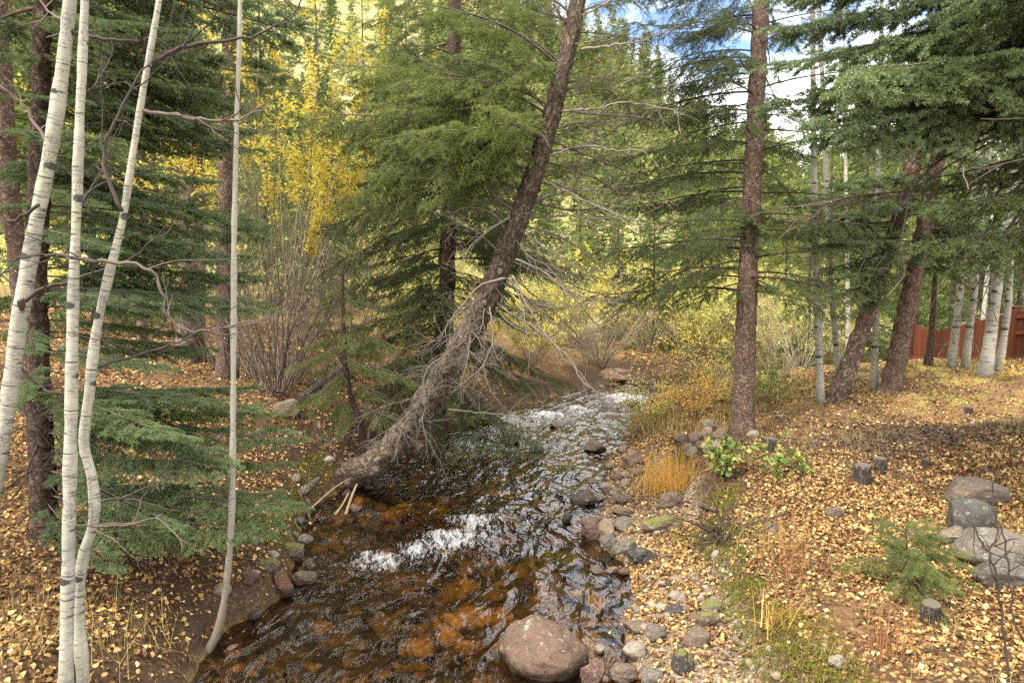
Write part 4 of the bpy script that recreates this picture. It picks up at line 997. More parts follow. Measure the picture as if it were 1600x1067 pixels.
# ------------------------------------------------------------------ trees farther off
def fartree(px, Y, h, label, mat, key, kind='mid', lean=0., seed=0, hkey=10.):
    d = ray(px, 500); X = d[0]*Y/d[1]; z = gz(X, Y)
    root = thing('conifer_tree', Vector((X, Y, z)), label, 'conifer', 'conifers across the stream')
    me, _, _ = tube_mesh('trunk', [(0, 0, -.2), (.02, 0, h*.3), (0, .03, h*.7), (0, 0, h*.97)], [h*.009, h*.007, h*.003, .006], M['twig_dark'], sides=9, step=.25, namp=.01, seed=seed, flare=.2)
    link('trunk', me, root)
    c = link('crown', crown(kind, M[mat], key+mat, 92, 10., .35, 2.1, .3, -16, 22, hash(key) % 97 if False else sum(map(ord, key))), root)
    c.scale = (h/10*1.0,)*3; c.rotation_euler = (0, 0, seed*1.3)
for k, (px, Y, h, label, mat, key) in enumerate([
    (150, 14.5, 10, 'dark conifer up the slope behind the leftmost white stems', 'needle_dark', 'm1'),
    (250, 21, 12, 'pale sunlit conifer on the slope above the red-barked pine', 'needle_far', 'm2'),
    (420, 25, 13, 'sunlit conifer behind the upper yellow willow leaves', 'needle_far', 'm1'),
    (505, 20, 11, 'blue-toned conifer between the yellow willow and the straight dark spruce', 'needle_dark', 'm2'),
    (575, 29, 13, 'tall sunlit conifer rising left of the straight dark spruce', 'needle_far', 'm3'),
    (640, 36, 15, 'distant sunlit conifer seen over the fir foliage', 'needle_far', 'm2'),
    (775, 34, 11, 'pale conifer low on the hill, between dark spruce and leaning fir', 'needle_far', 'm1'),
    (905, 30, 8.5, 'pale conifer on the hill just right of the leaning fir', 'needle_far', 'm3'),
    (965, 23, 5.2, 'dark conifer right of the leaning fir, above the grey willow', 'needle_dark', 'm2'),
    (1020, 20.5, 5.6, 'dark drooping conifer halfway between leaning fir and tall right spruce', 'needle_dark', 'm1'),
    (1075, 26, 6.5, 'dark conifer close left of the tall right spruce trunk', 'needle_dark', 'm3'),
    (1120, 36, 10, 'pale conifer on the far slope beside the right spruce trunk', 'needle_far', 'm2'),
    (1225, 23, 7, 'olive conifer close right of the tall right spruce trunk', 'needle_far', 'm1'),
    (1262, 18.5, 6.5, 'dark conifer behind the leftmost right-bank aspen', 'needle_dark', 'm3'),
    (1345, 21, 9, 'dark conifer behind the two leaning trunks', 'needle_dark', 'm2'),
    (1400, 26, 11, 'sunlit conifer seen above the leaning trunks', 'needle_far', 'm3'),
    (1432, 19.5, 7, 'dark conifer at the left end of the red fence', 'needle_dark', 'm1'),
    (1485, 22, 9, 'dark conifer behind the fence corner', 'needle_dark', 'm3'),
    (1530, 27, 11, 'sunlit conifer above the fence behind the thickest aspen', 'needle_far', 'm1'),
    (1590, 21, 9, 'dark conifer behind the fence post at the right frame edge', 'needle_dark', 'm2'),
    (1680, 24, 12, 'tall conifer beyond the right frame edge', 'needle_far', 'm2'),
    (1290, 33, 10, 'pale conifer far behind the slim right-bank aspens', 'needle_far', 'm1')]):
    fartree(px, Y, h, label, mat, key, seed=k)
# ------------------------------------------------------------------ wooded hillside
def hillside():
    rs = np.random.default_rng(77)
    def tmpl(seed, nb=70):
        r2 = np.random.default_rng(seed); out = []
        for b in range(nb):
            u = (b+r2.random())/nb; z = .08+.92*u; R_ = .2*(1-u)**.8+.015; a = b*2.4+r2.normal(0, .4); L = R_*r2.uniform(.6, 1.2)
            for q in range(9):
                w = r2.random()**.7; c = np.array([math.cos(a)*L*w, math.sin(a)*L*w, z-.12*L*w*w/.2])+r2.normal(0, .012, 3)
                t = r2.normal(size=(3, 3))*np.array([.017, .017, .011])
                out.append(c+t)
        return np.array(out)          # (n,3,3)
    T = [tmpl(s) for s in (1, 2, 3, 4)]
    def blob(seed, n=60):
        r2 = np.random.default_rng(seed); out = []
        for q in range(n):
            d = r2.normal(size=3); d /= np.linalg.norm(d); d[2] = abs(d[2])
            out.append(d*r2.uniform(.5, 1)*np.array([.5, .5, .6])+r2.normal(size=(3, 3))*.055)
        return np.array(out)
    B = [blob(s) for s in (1, 2, 3)]
    tv, tr, bv, br = [], [], [], []
    n = 0
    while n < 2100:
        az = rs.uniform(-1.3, 1.15); r = 34+ (rs.random()**.8)*118
        x, y = r*math.sin(math.atan(az)), r*math.cos(math.atan(az))
        if fbm(np.array([x*.05]), np.array([y*.05]), seed=5, octaves=2)[0] < -.42: continue
        n += 1
        h = rs.uniform(4., 9.5)*(1+.2*rs.random()); z = gz(x, y); w = rs.uniform(.85, 1.45)
        t = T[rs.integers(4)]; a = rs.random()*6.28; ca, sa = math.cos(a), math.sin(a)
        V = t*h; V = np.stack([(V[..., 0]*ca-V[..., 1]*sa)*w, (V[..., 0]*sa+V[..., 1]*ca)*w, V[..., 2]], -1)+np.array([x, y, z-.2])
        tv.append(V); tr.append(np.clip(rs.random()*.6+rs.random(len(V))*.45, 0, 1))
    for q in range(2600):
        az = rs.uniform(-1.4, 1.3); r = 22+ (rs.random()**1.2)*110
        x, y = r*math.sin(math.atan(az)), r*math.cos(math.atan(az))
        if y < 17: continue
        z = gz(x, y); s = rs.uniform(.7, 2.)
        d, sd_, hw_, wl_ = stream_coords([x], [y])
        if d[0] < hw_[0]+1.: continue
        V = B[rs.integers(3)]*s+np.array([x, y, z-.1])
        bv.append(V); br.append(np.clip(rs.random()*.7+rs.random(len(V))*.35, 0, 1))
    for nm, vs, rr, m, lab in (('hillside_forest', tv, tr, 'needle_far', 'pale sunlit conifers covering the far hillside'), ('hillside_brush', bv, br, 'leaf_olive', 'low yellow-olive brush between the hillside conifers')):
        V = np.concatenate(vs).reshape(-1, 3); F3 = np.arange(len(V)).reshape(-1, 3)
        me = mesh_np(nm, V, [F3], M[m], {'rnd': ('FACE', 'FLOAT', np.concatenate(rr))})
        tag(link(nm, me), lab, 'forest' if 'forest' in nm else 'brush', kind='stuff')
hillside()

# ------------------------------------------------------------------ shrubs
def gen_shrub(seed, H, nstem, spread, fork=5, r0=.012, lean=0., leafn=0, l0=.35, curl=.05):
    rs = np.random.default_rng(seed); S = []; tips = []
    for k in range(nstem):
        a = rs.uniform(0, 6.283); tilt = spread*1.75*rs.random()**.6; h = H*rs.uniform(.55, 1.08)
        d = np.array([math.cos(a)*math.sin(tilt)+lean, math.sin(a)*math.sin(tilt), math.cos(tilt)]); p = np.array([math.cos(a), math.sin(a), 0])*rs.uniform(0, .12*H*.5); p[2] = -.05
        n = 14; r = r0*rs.uniform(.5, 1.2)
        for m in range(n):
            v = m/n
            d = d+rs.normal(0, curl, 3)+np.array([math.cos(a), math.sin(a), 0])*.02+UPV*.0; d /= np.linalg.norm(d)
            q = p+d*h/n; S.append(seg(p, q, max(.0022, r*(1-v*.85)), max(.002, r*(1-(v+1/n)*.85))))
            if v > l0: tips.append((q, d))
            if v > .22 and rs.random() < fork/n:
                e_ = d+rs.normal(0, .42, 3); e_ /= np.linalg.norm(e_); b = q; l = h*rs.uniform(.14, .38)*(1-v*.5)
                for w in range(6):
                    e_ = e_+rs.normal(0, .1, 3)+UPV*.04; e_ /= np.linalg.norm(e_); c = b+e_*l/6
                    S.append(seg(b, c, max(.0018, r*.35*(1-w/7)), max(.0016, r*.35*(1-(w+1)/7))))
                    if v > l0*.7: tips.append((c, e_))
                    b = c
            p = q
    P = None
    if leafn:
        idx = rs.integers(0, len(tips), leafn)
        P = np.array([tips[i][0] for i in idx])+rs.normal(0, .05, (leafn, 3))
    return np.array(S), P

def shrub(name, label, cat, base, seed, H, nstem, spread, stem_m='twig_tan', leaf_m=None, leafn=0, lsize=.05, aspect=2.2, group=None, clump=None, **kw):
    root = thing(name, Vector(base), label, cat, group)
    S, P = gen_shrub(seed, H, nstem, spread, leafn=leafn, **kw)
    link('stem', sticks_mesh('stem', S, M[stem_m]), root)
    if P is not None:
        rs = np.random.default_rng(seed+3)
        if clump is not None:
            keep = fbm(P[:, 0]*clump, P[:, 1]*clump, P[:, 2]*clump, seed=seed, octaves=2) > -.05; P = P[keep]
        link('foliage', leaf_mesh('foliage', P, lsize*rs.uniform(.6, 1.2, len(P)), rs, M[leaf_m], up=.15, aspect=aspect, fold=.2), root)
    return root
def gpt(px, Y):
    d = ray(px, 560); X = d[0]*Y/d[1]; return (X, Y, gz(X, Y))

b = on_ground(432, 612)
shrub('willow_shrub', 'bare many-stemmed willow fanning up from the left bank behind the pale rock', 'willow', b, 301, 4.5, 50, .36, 'twig_brown', fork=11, r0=.013, curl=.075)
b2 = gpt(432, b[1]+.7)
shrub('willow_shrub', 'tall willow on the left bank keeping bright yellow leaves in its top', 'willow', b2, 302, 6.5, 26, .19, 'twig_tan', 'leaf_yellow', 17000, .085, 2.6, fork=13, r0=.016, l0=.55, clump=1.2, lean=-.07)
shrub('willow_shrub', 'tangled leafless willow between the yellow willow and the straight dark spruce', 'willow', gpt(545, 13.2), 303, 4.2, 34, .27, 'twig_tan', 'leaf_olive', 500, .05, fork=8, r0=.013)
shrub('willow_shrub', 'thin leafless willow at the foot of the red-barked pine', 'willow', gpt(372, 11.8), 304, 3.6, 26, .22, 'twig_brown', fork=8, r0=.012)
for k, (px, Y, H, label) in enumerate([(335, 12.6, 3.4, 'leafless brown willow just left of the grey-brown pine trunk'), (405, 12.4, 3.8, 'leafless brown willow filling the gap behind the thin pole-like aspen'), (500, 11.6, 3.2, 'leafless brown willow right of the large fanning willow'), (590, 13.0, 3.0, 'leafless brown willow below the left boughs of the straight dark spruce'), (470, 15., 4.2, 'leafless pale willow deep in the thicket behind the yellow-topped one')]):
    shrub('willow_shrub', label, 'willow', gpt(px, Y), 360+k, H, 26, .4, ('twig_brown', 'twig_tan')[k % 2], fork=13, r0=.009, curl=.085)
for k, (px, py, H, label) in enumerate([(400, 690, 1.0, 'small bare brush on the left bank below the pale tan block'), (300, 740, .8, 'small bare brush under the spruce boughs left of the thin pole-like aspen'), (500, 700, .9, 'small bare brush on the left bank beside the crooked little spruce'), (250, 905, .6, 'low bare brush at the foot of the left bank near the crooked aspen'), (600, 640, 1.1, 'small bare brush in the shade behind the foot of the leaning fir')]):
    shrub('bare_shrub', label, 'brush', on_ground(px, py), 380+k, H, 14, .5, 'twig_brown', fork=9, r0=.004, curl=.1)
shrub('willow_shrub', 'rounded grey leafless willow on the far bank at the stream bend', 'willow', gpt(938, 17.6), 305, 2.6, 80, .5, 'twig_tan', 'leaf_olive', 260, .05, fork=9, r0=.012)
shrub('willow_shrub', 'second grey leafless willow right of the rounded one at the bend', 'willow', gpt(1010, 19.8), 306, 2.5, 60, .5, 'twig_tan', 'leaf_yellow', 500, .05, fork=9, r0=.011)
for k, (px, Y, H, n, leaf, m, label) in enumerate([
    (1050, 21.0, 2.6, 40, 9000, 'leaf_olive', 'pale yellow shrub behind the grey willows, left of the tall right spruce'),
    (880, 22.0, 2.6, 40, 9000, 'leaf_olive', 'pale yellow shrub on the far bank right of the leaning fir'),
    (965, 24.0, 3.2, 44, 11000, 'leaf_yellow', 'yellow shrub high behind the rounded grey willow'),
    (640, 16.5, 2.0, 34, 2600, 'leaf_olive', 'pale yellow shrub glowing behind the lower boughs of the dark spruce'),
    (760, 17.2, 2.2, 34, 3600, 'leaf_yellow', 'yellow shrub seen between dark spruce trunk and leaning fir'),
    (830, 16.8, 1.9, 30, 2600, 'leaf_olive', 'low pale yellow shrub just right of the leaning fir, above the stream'),
    (1120, 23.0, 3.2, 34, 8000, 'leaf_olive', 'olive shrub close left of the tall right spruce trunk'),
    (1235, 20.5, 2.6, 36, 2600, 'leaf_olive', 'olive twiggy shrub close right of the tall right spruce trunk'),
    (1200, 24.5, 2.6, 36, 8000, 'leaf_olive', 'pale yellow shrub far behind the tall right spruce trunk'),
    (700, 24.0, 3.0, 36, 4200, 'leaf_olive', 'olive shrub at the hill foot behind the straight dark spruce'),
    (560, 25.0, 3.2, 36, 3600, 'leaf_olive', 'olive shrub at the hill foot behind the tangled willow'),
    (850, 19.2, 2.1, 40, 5200, 'leaf_olive', 'pale yellow-green shrub at the far water edge right of the leaning fir'),
    (905, 20.5, 2.4, 40, 6000, 'leaf_olive', 'pale yellow-green shrub behind the left side of the rounded grey willow'),
    (995, 22.5, 2.6, 40, 6500, 'leaf_olive', 'pale yellow-green shrub behind the gap between the two grey willows'),
    (1090, 19.8, 2.1, 36, 5200, 'leaf_olive', 'pale yellow-green shrub beyond the bend, left of the right spruce trunk'),
    (1150, 21.5, 2.3, 36, 5600, 'leaf_olive', 'pale yellow-green shrub hidden partly by the right spruce trunk'),
    (1270, 22.5, 2.4, 36, 5200, 'leaf_olive', 'pale yellow-green shrub behind the leftmost right-bank aspen'),
    (1305, 19.5, 2.2, 26, 1300, 'leaf_olive', 'thin olive shrub behind the slim aspens on the right bank')]):
    shrub('leafy_shrub', label, 'shrub', gpt(px, Y), 330+k, H, n, .38, 'twig_tan', m, leaf, .085, 1.9, group='yellowing shrubs across the stream', fork=8, r0=.011, l0=.2, clump=1.1)
shrub('willow_shrub', 'slender willow with few yellow leaves between stream bend and right spruce', 'willow', gpt(1075, 12.6), 341, 2.5, 16, .22, 'twig_tan', 'leaf_yellow', 420, .055, fork=8, r0=.009, l0=.25, clump=1.4)
shrub('willow_shrub', 'thin grey shrub right of the tall right spruce, sparse yellow leaves', 'willow', gpt(1215, 13.4), 342, 2.2, 30, .4, 'twig_tan', 'leaf_olive', 500, .045, fork=9, r0=.009)
shrub('willow_shrub', 'wispy leafless shrub left of the first right-bank aspen', 'willow', gpt(1250, 15.2), 343, 2.0, 30, .45, 'twig_pale', 'leaf_olive', 300, .045, fork=9, r0=.008)
shrub('leafy_shrub', 'low yellow-green shrub right of the tall right spruce foot', 'shrub', gpt(1203, 11.4), 344, 1.15, 16, .4, 'twig_brown', 'leaf_green', 900, .06, 1.7, fork=7, r0=.007, l0=.15)
shrub('leafy_shrub', 'yellow-green bushy shrub at the water edge before the stream bend', 'shrub', gpt(1012, 11.6), 345, .95, 24, .45, 'twig_brown', 'leaf_olive', 1100, .05, 2.2, fork=7, r0=.006, l0=.1)
shrub('leafy_shrub', 'orange-leaved shrub between water edge and tall right spruce', 'shrub', gpt(1088, 11.2), 346, 1.1, 22, .4, 'twig_brown', 'grass_orange', 1000, .05, 2.4, fork=7, r0=.006, l0=.1)
shrub('leafy_shrub', 'yellow-leaved shrub touching the left side of the tall right spruce', 'shrub', gpt(1125, 11.9), 347, 1.25, 20, .35, 'twig_brown', 'leaf_olive', 1100, .055, 2., fork=7, r0=.006, l0=.15)
shrub('leafy_plant', 'bright green broad-leaved plant in front of the tall right spruce', 'plant', on_ground(1142, 748), 348, .62, 12, .25, 'twig_brown', 'leaf_green', 260, .085, 1.3, fork=5, r0=.005, l0=.2)
shrub('leafy_plant', 'sprawling green and yellow leafed plant beside the low dark stump', 'plant', on_ground(1225, 738), 349, .42, 12, .6, 'twig_brown', 'leaf_green', 130, .085, 1.3, fork=5, r0=.005, l0=.2)
shrub('leafy_plant', 'small yellow-leaved sprig right of the crooked aspen', 'plant', on_ground(190, 800), 350, .35, 4, .3, 'twig_brown', 'leaf_yellow', 26, .05, 1.3, fork=5, r0=.004, l0=.4)
shrub('leafy_plant', 'low reddish leafy sprigs before the fence post', 'plant', on_ground(1588, 590), 351, .4, 9, .4, 'twig_brown', 'grass_orange', 70, .06, 1.4, fork=5, r0=.005, l0=.2)

def blades(n, rs, rad, H, w, spread=.35, nseg=3):
    P = rs.normal(0, rad, (n, 2)); a = rs.uniform(0, 6.283, n); h = H*rs.uniform(.45, 1.1, n); tl = np.abs(rs.normal(0, spread, n))
    t = np.linspace(0, 1, nseg+1)
    dx, dy = np.cos(a), np.sin(a)
    Vs = []
    for q in t:
        r_ = h*np.sin(tl)*q+h*.35*tl*q*q; z = h*np.cos(tl)*q-h*.25*tl*q**2
        c = np.stack([P[:, 0]+dx*r_, P[:, 1]+dy*r_, z], 1); s = np.stack([-dy, dx, 0*dx], 1)*(w*(1-q*.85))[:, None] if np.ndim(w) else np.stack([-dy, dx, 0*dx], 1)*(w*(1-q*.85))
        Vs += [c-s, c+s]
    V = np.stack(Vs, 1).reshape(-1, 3); m = 2*(nseg+1); o = np.arange(n)[:, None]*m
    Fq = np.concatenate([o+np.array([[2*k, 2*k+1, 2*k+3, 2*k+2]]) for k in range(nseg)])
    rnd = rs.random(n)
    return V, Fq, np.concatenate([rnd]*nseg)
def grass_clump(label, base, seed, n, rad, H, mat, w=.003, spread=.3, name='grass_tuft'):
    V, Fq, rnd = blades(n, np.random.default_rng(seed), rad, H, w, spread)
    V = V.copy(); V[:, 2] += 0
    root = link(name, mesh_np(name, V, [Fq], M[mat], {'rnd': ('FACE', 'FLOAT', rnd)})); root.location = base
    tag(root, label, 'grass clump', 'grass clumps on the banks')
def gp(px, py, dz=0):
    p = on_ground(px, py); return (p[0], p[1], gz(p[0], p[1])+dz)
grass_clump('bright orange dry grass clump at the right water edge', gp(1046, 765, -.03), 1, 900, .18, .58, 'grass_orange', .0024, .45)
grass_clump('tall yellowed grass behind the shore rocks, left of the right spruce', gp(1070, 668, -.03), 2, 300, .38, .48, 'grass_straw', .0026, .6)
grass_clump('yellow grass at the water edge before the stream bend', gp(1018, 668, -.03), 3, 420, .3, .42, 'grass_straw', .0028, .6)
grass_clump('pale straw grass bending over the left bank by the aspen feet', gp(165, 1010, -.02), 4, 110, .22, .36, 'grass_straw', .0022, .55)
grass_clump('short straw grass tuft at the bottom left corner', gp(60, 985, -.02), 5, 80, .2, .3, 'grass_straw', .002, .55)
grass_clump('broad-bladed orange grass tuft low on the right bank', gp(1215, 985, -.02), 6, 34, .08, .34, 'grass_orange', .005, .8)
grass_clump('straw grass tuft left of the low spruce sapling', gp(1210, 850, -.02), 7, 240, .2, .28, 'grass_straw', .0022, .5)
grass_clump('green moss-grass tuft at the right bank edge', gp(1090, 850, -.02), 8, 300, .14, .14, 'moss', .003, .6)
grass_clump('reddish dry weeds on the right bank left of the low sapling', gp(1250, 900, -.02), 9, 60, .14, .5, 'weed_red', .004, .2)
grass_clump('reddish dry weeds at the bottom of the right bank', gp(1385, 1020, -.02), 10, 60, .1, .38, 'weed_red', .004, .18)
grass_clump('yellow grass at the edge of the far water, right of the bend', gp(1195, 610, -.02), 12, 400, .5, .35, 'grass_straw', .004, .4)

# low spruce sapling on the right bank
p = np.array(gp(1420, 925))
sap = thing('spruce_sapling', Vector(p), 'low spreading green spruce sapling among yellow leaves on the right bank', 'sapling')
trunk_part(sap, np.array([p+(0, 0, -.05), p+(.01, 0, .18), p+(-.02, .02, .34), p+(-.04, .02, .5)]), np.array([.013, .011, .008, .003]), M['bark_dark'], sides=7, step=.03)
rs = np.random.default_rng(3)
for k in range(32):
    u = k/32; a = k*2.4+rs.normal(0, .3); d = np.array([math.cos(a), math.sin(a), .05+.55*u+rs.normal(0, .08)])
    add_branch(sap, p+np.array([-.03*u, .02*u, .1+.38*u]), d, (.55-.3*u)*rs.uniform(.8, 1.2), 'fir', rs, .3)

# bare twiggy saplings at the bottom right
sp = thing('bare_sapling', Vector(on_ground(1578, 1062)), 'leafless brown sapling at the bottom right corner in front of the boulders', 'sapling')
Yt = sp.location.y
for k, pts in enumerate([[(1574, 1075), (1568, 980), (1556, 900), (1540, 860), (1520, 820), (1500, 795)], [(1580, 1075), (1606, 1020), (1585, 970), (1578, 900), (1568, 840), (1552, 790), (1548, 755)], [(1556, 905), (1545, 870), (1560, 830), (1556, 800)]]):
    pxbranch(sp, pts, Yt, .007-.001*k, M['twig_dark'], 5, seed=400+k, Y1=Yt+.1, tl=(.12, .3))
sp2 = thing('bare_sapling', Vector(on_ground(1262, 800)), 'thin leafless twig leaning right of the green plant near the bank stump', 'sapling')
Yt = sp2.location.y
pxbranch(sp2, [(1222, 812), (1235, 780), (1250, 760), (1254, 722)], Yt, .006, M['twig_dark'], 4, seed=410, tl=(.12, .25))

# ------------------------------------------------------------------ rocks
def ico(n=4):
    import bmesh
    bm = bmesh.new(); bmesh.ops.create_icosphere(bm, subdivisions=n, radius=1.); bm.verts.ensure_lookup_table()
    V = np.array([v.co[:] for v in bm.verts]); Fc = np.array([[v.index for v in f.verts] for f in bm.faces]); bm.free(); return V, Fc
ICO4, ICO3 = ico(5), ico(3)
def rock_mesh(seed, rough=.16, angular=0., detail=5, mat='stone', ic=None, name='rock'):
    V, Fc = ic or ICO4; rs = np.random.default_rng(seed)
    V = V.copy()
    if angular:   # clip by random planes for broken faces
        for k in range(int(5+angular*9)):
            n = rs.normal(size=3); n /= np.linalg.norm(n); c = rs.uniform(.62, .9)
            ex = V@n-c; V -= np.where(ex > 0, ex, 0)[:, None]*n*.92
    o = rs.random(3)*50
    f = fbm(V[:, 0]*1.1+o[0], V[:, 1]*1.1+o[1], V[:, 2]*1.1+o[2], seed=seed, octaves=3)*rough
    f = f+fbm(V[:, 0]*6+o[0], V[:, 1]*6+o[1], V[:, 2]*6+o[2], seed=seed+9, octaves=3)*rough*.1
    V = V*(1+f)[:, None]
    return mesh_np(name, V, [Fc], M[mat], smooth=True)
ROCKS = [rock_mesh(k, .2, .3 if k % 2 else 0., ic=ICO3) for k in range(8)]
GREY, BROWN, PINK, TAN, DARK, PALE, RUST = (.22, .195, .16, 1), (.21, .15, .11, 1), (.27, .185, .145, 1), (.36, .28, .19, 1), (.075, .065, .058, 1), (.42, .37, .3, 1), (.2, .09, .05, 1)
def rock(px, py, w, h, col, label, seed, angular=.4, rough=.22, mat='stone', deep=.8, sink=.3, group=None, name='rock', yaw=None):
    """px, py: centre of the foot in the photograph; w, h: size there in pixels"""
    p = on_ground(px, py); D = depth_of(p); W = w*D/F*(1. if name == 'boulder' else .88); Hh = h*D/F*(1. if name == 'boulder' else .88)
    cosd = .9
    rx, ry = W/2, W/2*deep; rz = max(Hh*.62, W*.2)
    rs = np.random.default_rng(seed)
    if mat == 'stone' and ('water' in label or 'wet' in label or 'stream' in label or 'pool' in label or 'shallows' in label): mat = 'stone_wet'
    k_ = .6 if name == 'boulder' and 'right' in label else .8
    col = (col[0]*k_*1.02, col[1]*k_, col[2]*k_*.94, 1)
    o = link(name, rock_mesh(seed+1000, rough, angular, mat=mat, name=name)); o.color = col
    o.scale = (rx, ry, rz); o.rotation_euler = (0, 0, 0)
    if yaw: o.rotation_euler = (0, 0, yaw)
    o.location = (p[0], p[1]+ry*.75, surf(np.array([p[0]]), np.array([p[1]+ry*.75]))[0]+rz*(1-2*sink)*.9)
    tag(o, label, 'rock', group); return o
big = rock(850, 1056, 136, 84, (.17, .11, .075, 1), 'large smooth brown-pink boulder in the water at the bottom centre', 7, .0, .13, deep=.82, sink=.36, name='boulder', yaw=-.25)
rock(927, 1072, 44, 46, (.19, .11, .085, 1), 'reddish round rock touching the right side of the large boulder', 2, sink=.25)
rock(437, 936, 46, 46, RUST, 'rust-brown tilted block at the left water edge', 3, .9, .08, sink=.2)
rock(472, 914, 44, 26, BROWN, 'wet flat brown rock right of the rust-brown block', 4, .3)
rock(386, 922, 32, 26, (.16, .1, .075, 1), 'small round brown stone on the left bank behind the thin pole', 5)
rock(444, 654, 52, 34, TAN, 'pale tan block on the leafy left slope', 6, .8, .08, sink=.2)
rock(474, 852, 28, 22, GREY, 'small grey stone at the left water edge below the spruce tips', 7)
rock(452, 872, 50, 32, BROWN, 'moss-topped rock at the left water edge', 8, mat='stone_moss')
rock(415, 890, 40, 26, BROWN, 'second mossy rock on the left edge above the rust-brown block', 9, mat='stone_moss')
rock(553, 800, 22, 14, BROWN, 'small brown stone beside the driftwood under the leaning fir', 10)
rock(798, 694, 36, 18, DARK, 'round black wet rock in midstream', 11)
rock(838, 707, 34, 11, DARK, 'low black wet rocks just right of the midstream black one', 12)
rock(930, 707, 36, 18, BROWN, 'brown rock standing alone in the upper stream near the right shore', 13)
rock(915, 788, 50, 24, (.11, .085, .065, 1), 'flat dark wet rock in the stream beside the right shallows', 14)
rock(885, 816, 18, 22, DARK, 'pointed black wet rock in midstream left of the rock pair', 15, .5)
rock(978, 788, 34, 18, (.12, .09, .075, 1), 'dark oval rock in the shallows right of the flat wet one', 16)
rock(992, 732, 38, 26, PINK, 'rounded pinkish rock on the shore left of the orange grass', 17)
rock(998, 745, 26, 15, GREY, 'small grey rock below the rounded pinkish one', 18)
rock(927, 758, 22, 12, BROWN, 'small brown rock in the shallows above the flat wet rock', 19)
rock(965, 752, 22, 14, BROWN, 'brown stone in the shallows left of the orange grass', 20)
rock(925, 840, 46, 42, (.17, .11, .08, 1), 'dark brown half of the split-looking rock pair at the right shore', 21, .5)
rock(950, 842, 38, 38, TAN, 'pale tan half of the split-looking rock pair at the right shore', 22, .6)
rock(974, 830, 44, 24, GREY, 'smooth grey rock behind the rock pair', 23)
rock(976, 808, 38, 16, BROWN, 'flat brown rock at the water line behind the smooth grey one', 24)
rock(950, 858, 38, 24, GREY, 'grey rock in front of the rock pair', 25)
rock(978, 868, 44, 32, GREY, 'large rounded grey rock on the gravel bar right of the rock pair', 26)
rock(1006, 884, 54, 28, DARK, 'dark slate-coloured rock on the gravel bar', 27)
rock(1040, 834, 68, 30, BROWN, 'wide flat mossy brown rock at the foot of the bank', 28, .3, mat='stone_moss')
rock(1046, 794, 44, 32, BROWN, 'brown rock under the orange grass clump', 29, .5)
rock(934, 898, 28, 14, BROWN, 'brown stone at the water line, left end of the row by the small pool', 30, .3)
rock(958, 898, 24, 13, (.3, .2, .13, 1), 'tan stone at the water line, middle of the row by the small pool', 31, .4)
rock(975, 902, 20, 14, (.24, .14, .09, 1), 'reddish stone at the water line, right end of the row by the small pool', 32, .5)
rock(1059, 944, 34, 18, PALE, 'pale flat stone on the gravel bar', 33, .5)
rock(1060, 960, 38, 18, DARK, 'dark slab tucked under the pale flat stone', 34, .5)
rock(1036, 958, 24, 18, (.46, .43, .38, 1), 'whitish pebble left of the dark slab', 35)
rock(996, 990, 44, 24, BROWN, 'brown rock at the pool edge right of the big boulder', 36)
rock(1026, 1002, 38, 30, (.2, .165, .14, 1), 'round grey-brown stone on the lower gravel bar', 37)
rock(1092, 1012, 50, 38, BROWN, 'big brown cobble below the mossy bank', 38)
rock(1106, 985, 42, 34, BROWN, 'mossy cobble stuck in the bank edge', 39, mat='stone_moss')
rock(1117, 958, 42, 24, GREY, 'grey cobble stuck higher in the mossy bank edge', 40, mat='stone_moss')
rock(994, 1036, 42, 38, (.4, .36, .3, 1), 'pale speckled angular rock at the pool edge', 41, .9, .1)
rock(1069, 1055, 38, 44, DARK, 'dark mossy-topped stone at the bottom of the gravel bar', 42, mat='stone_moss')
rock(975, 1066, 50, 30, BROWN, 'brown rock at the bottom edge right of the reddish round one', 43)
rock(1022, 1072, 40, 26, GREY, 'grey rock at the bottom edge below the speckled angular rock', 44)
rock(938, 1020, 20, 14, PALE, 'small pale stone in the pool right of the big boulder', 45)
rock(1540, 800, 104, 42, (.24, .195, .14, 1), 'broad tan boulder at the back of the right boulder group', 46, .3, .1, sink=.2, name='boulder')
rock(1532, 850, 92, 66, (.13, .125, .115, 1), 'angular dark grey boulder in the middle of the right boulder group', 47, .9, .1, sink=.12, name='boulder')
rock(1508, 858, 56, 30, (.27, .22, .17, 1), 'small brown boulder left of the angular dark grey one', 48, .3, sink=.2, name='boulder')
rock(1578, 892, 126, 52, (.19, .17, .135, 1), 'long flat grey boulder in front of the angular dark one', 49, .3, .1, sink=.18, name='boulder')
rock(1592, 922, 96, 40, (.19, .17, .15, 1), 'lowest dark boulder at the right frame edge', 50, .4, .1, sink=.18, name='boulder')
rock(1310, 812, 36, 24, BROWN, 'lone brown rock in leaves left of the low sapling', 51)
rock(1206, 832, 28, 18, GREY, 'grey rock half buried in leaves by the brush tangle', 52)
rock(1310, 1045, 34, 22, PALE, 'pale rock half buried in leaves at the bottom of the right bank', 53)
rock(1221, 656, 16, 10, PALE, 'small pale stone on the path right of the tall spruce', 54)
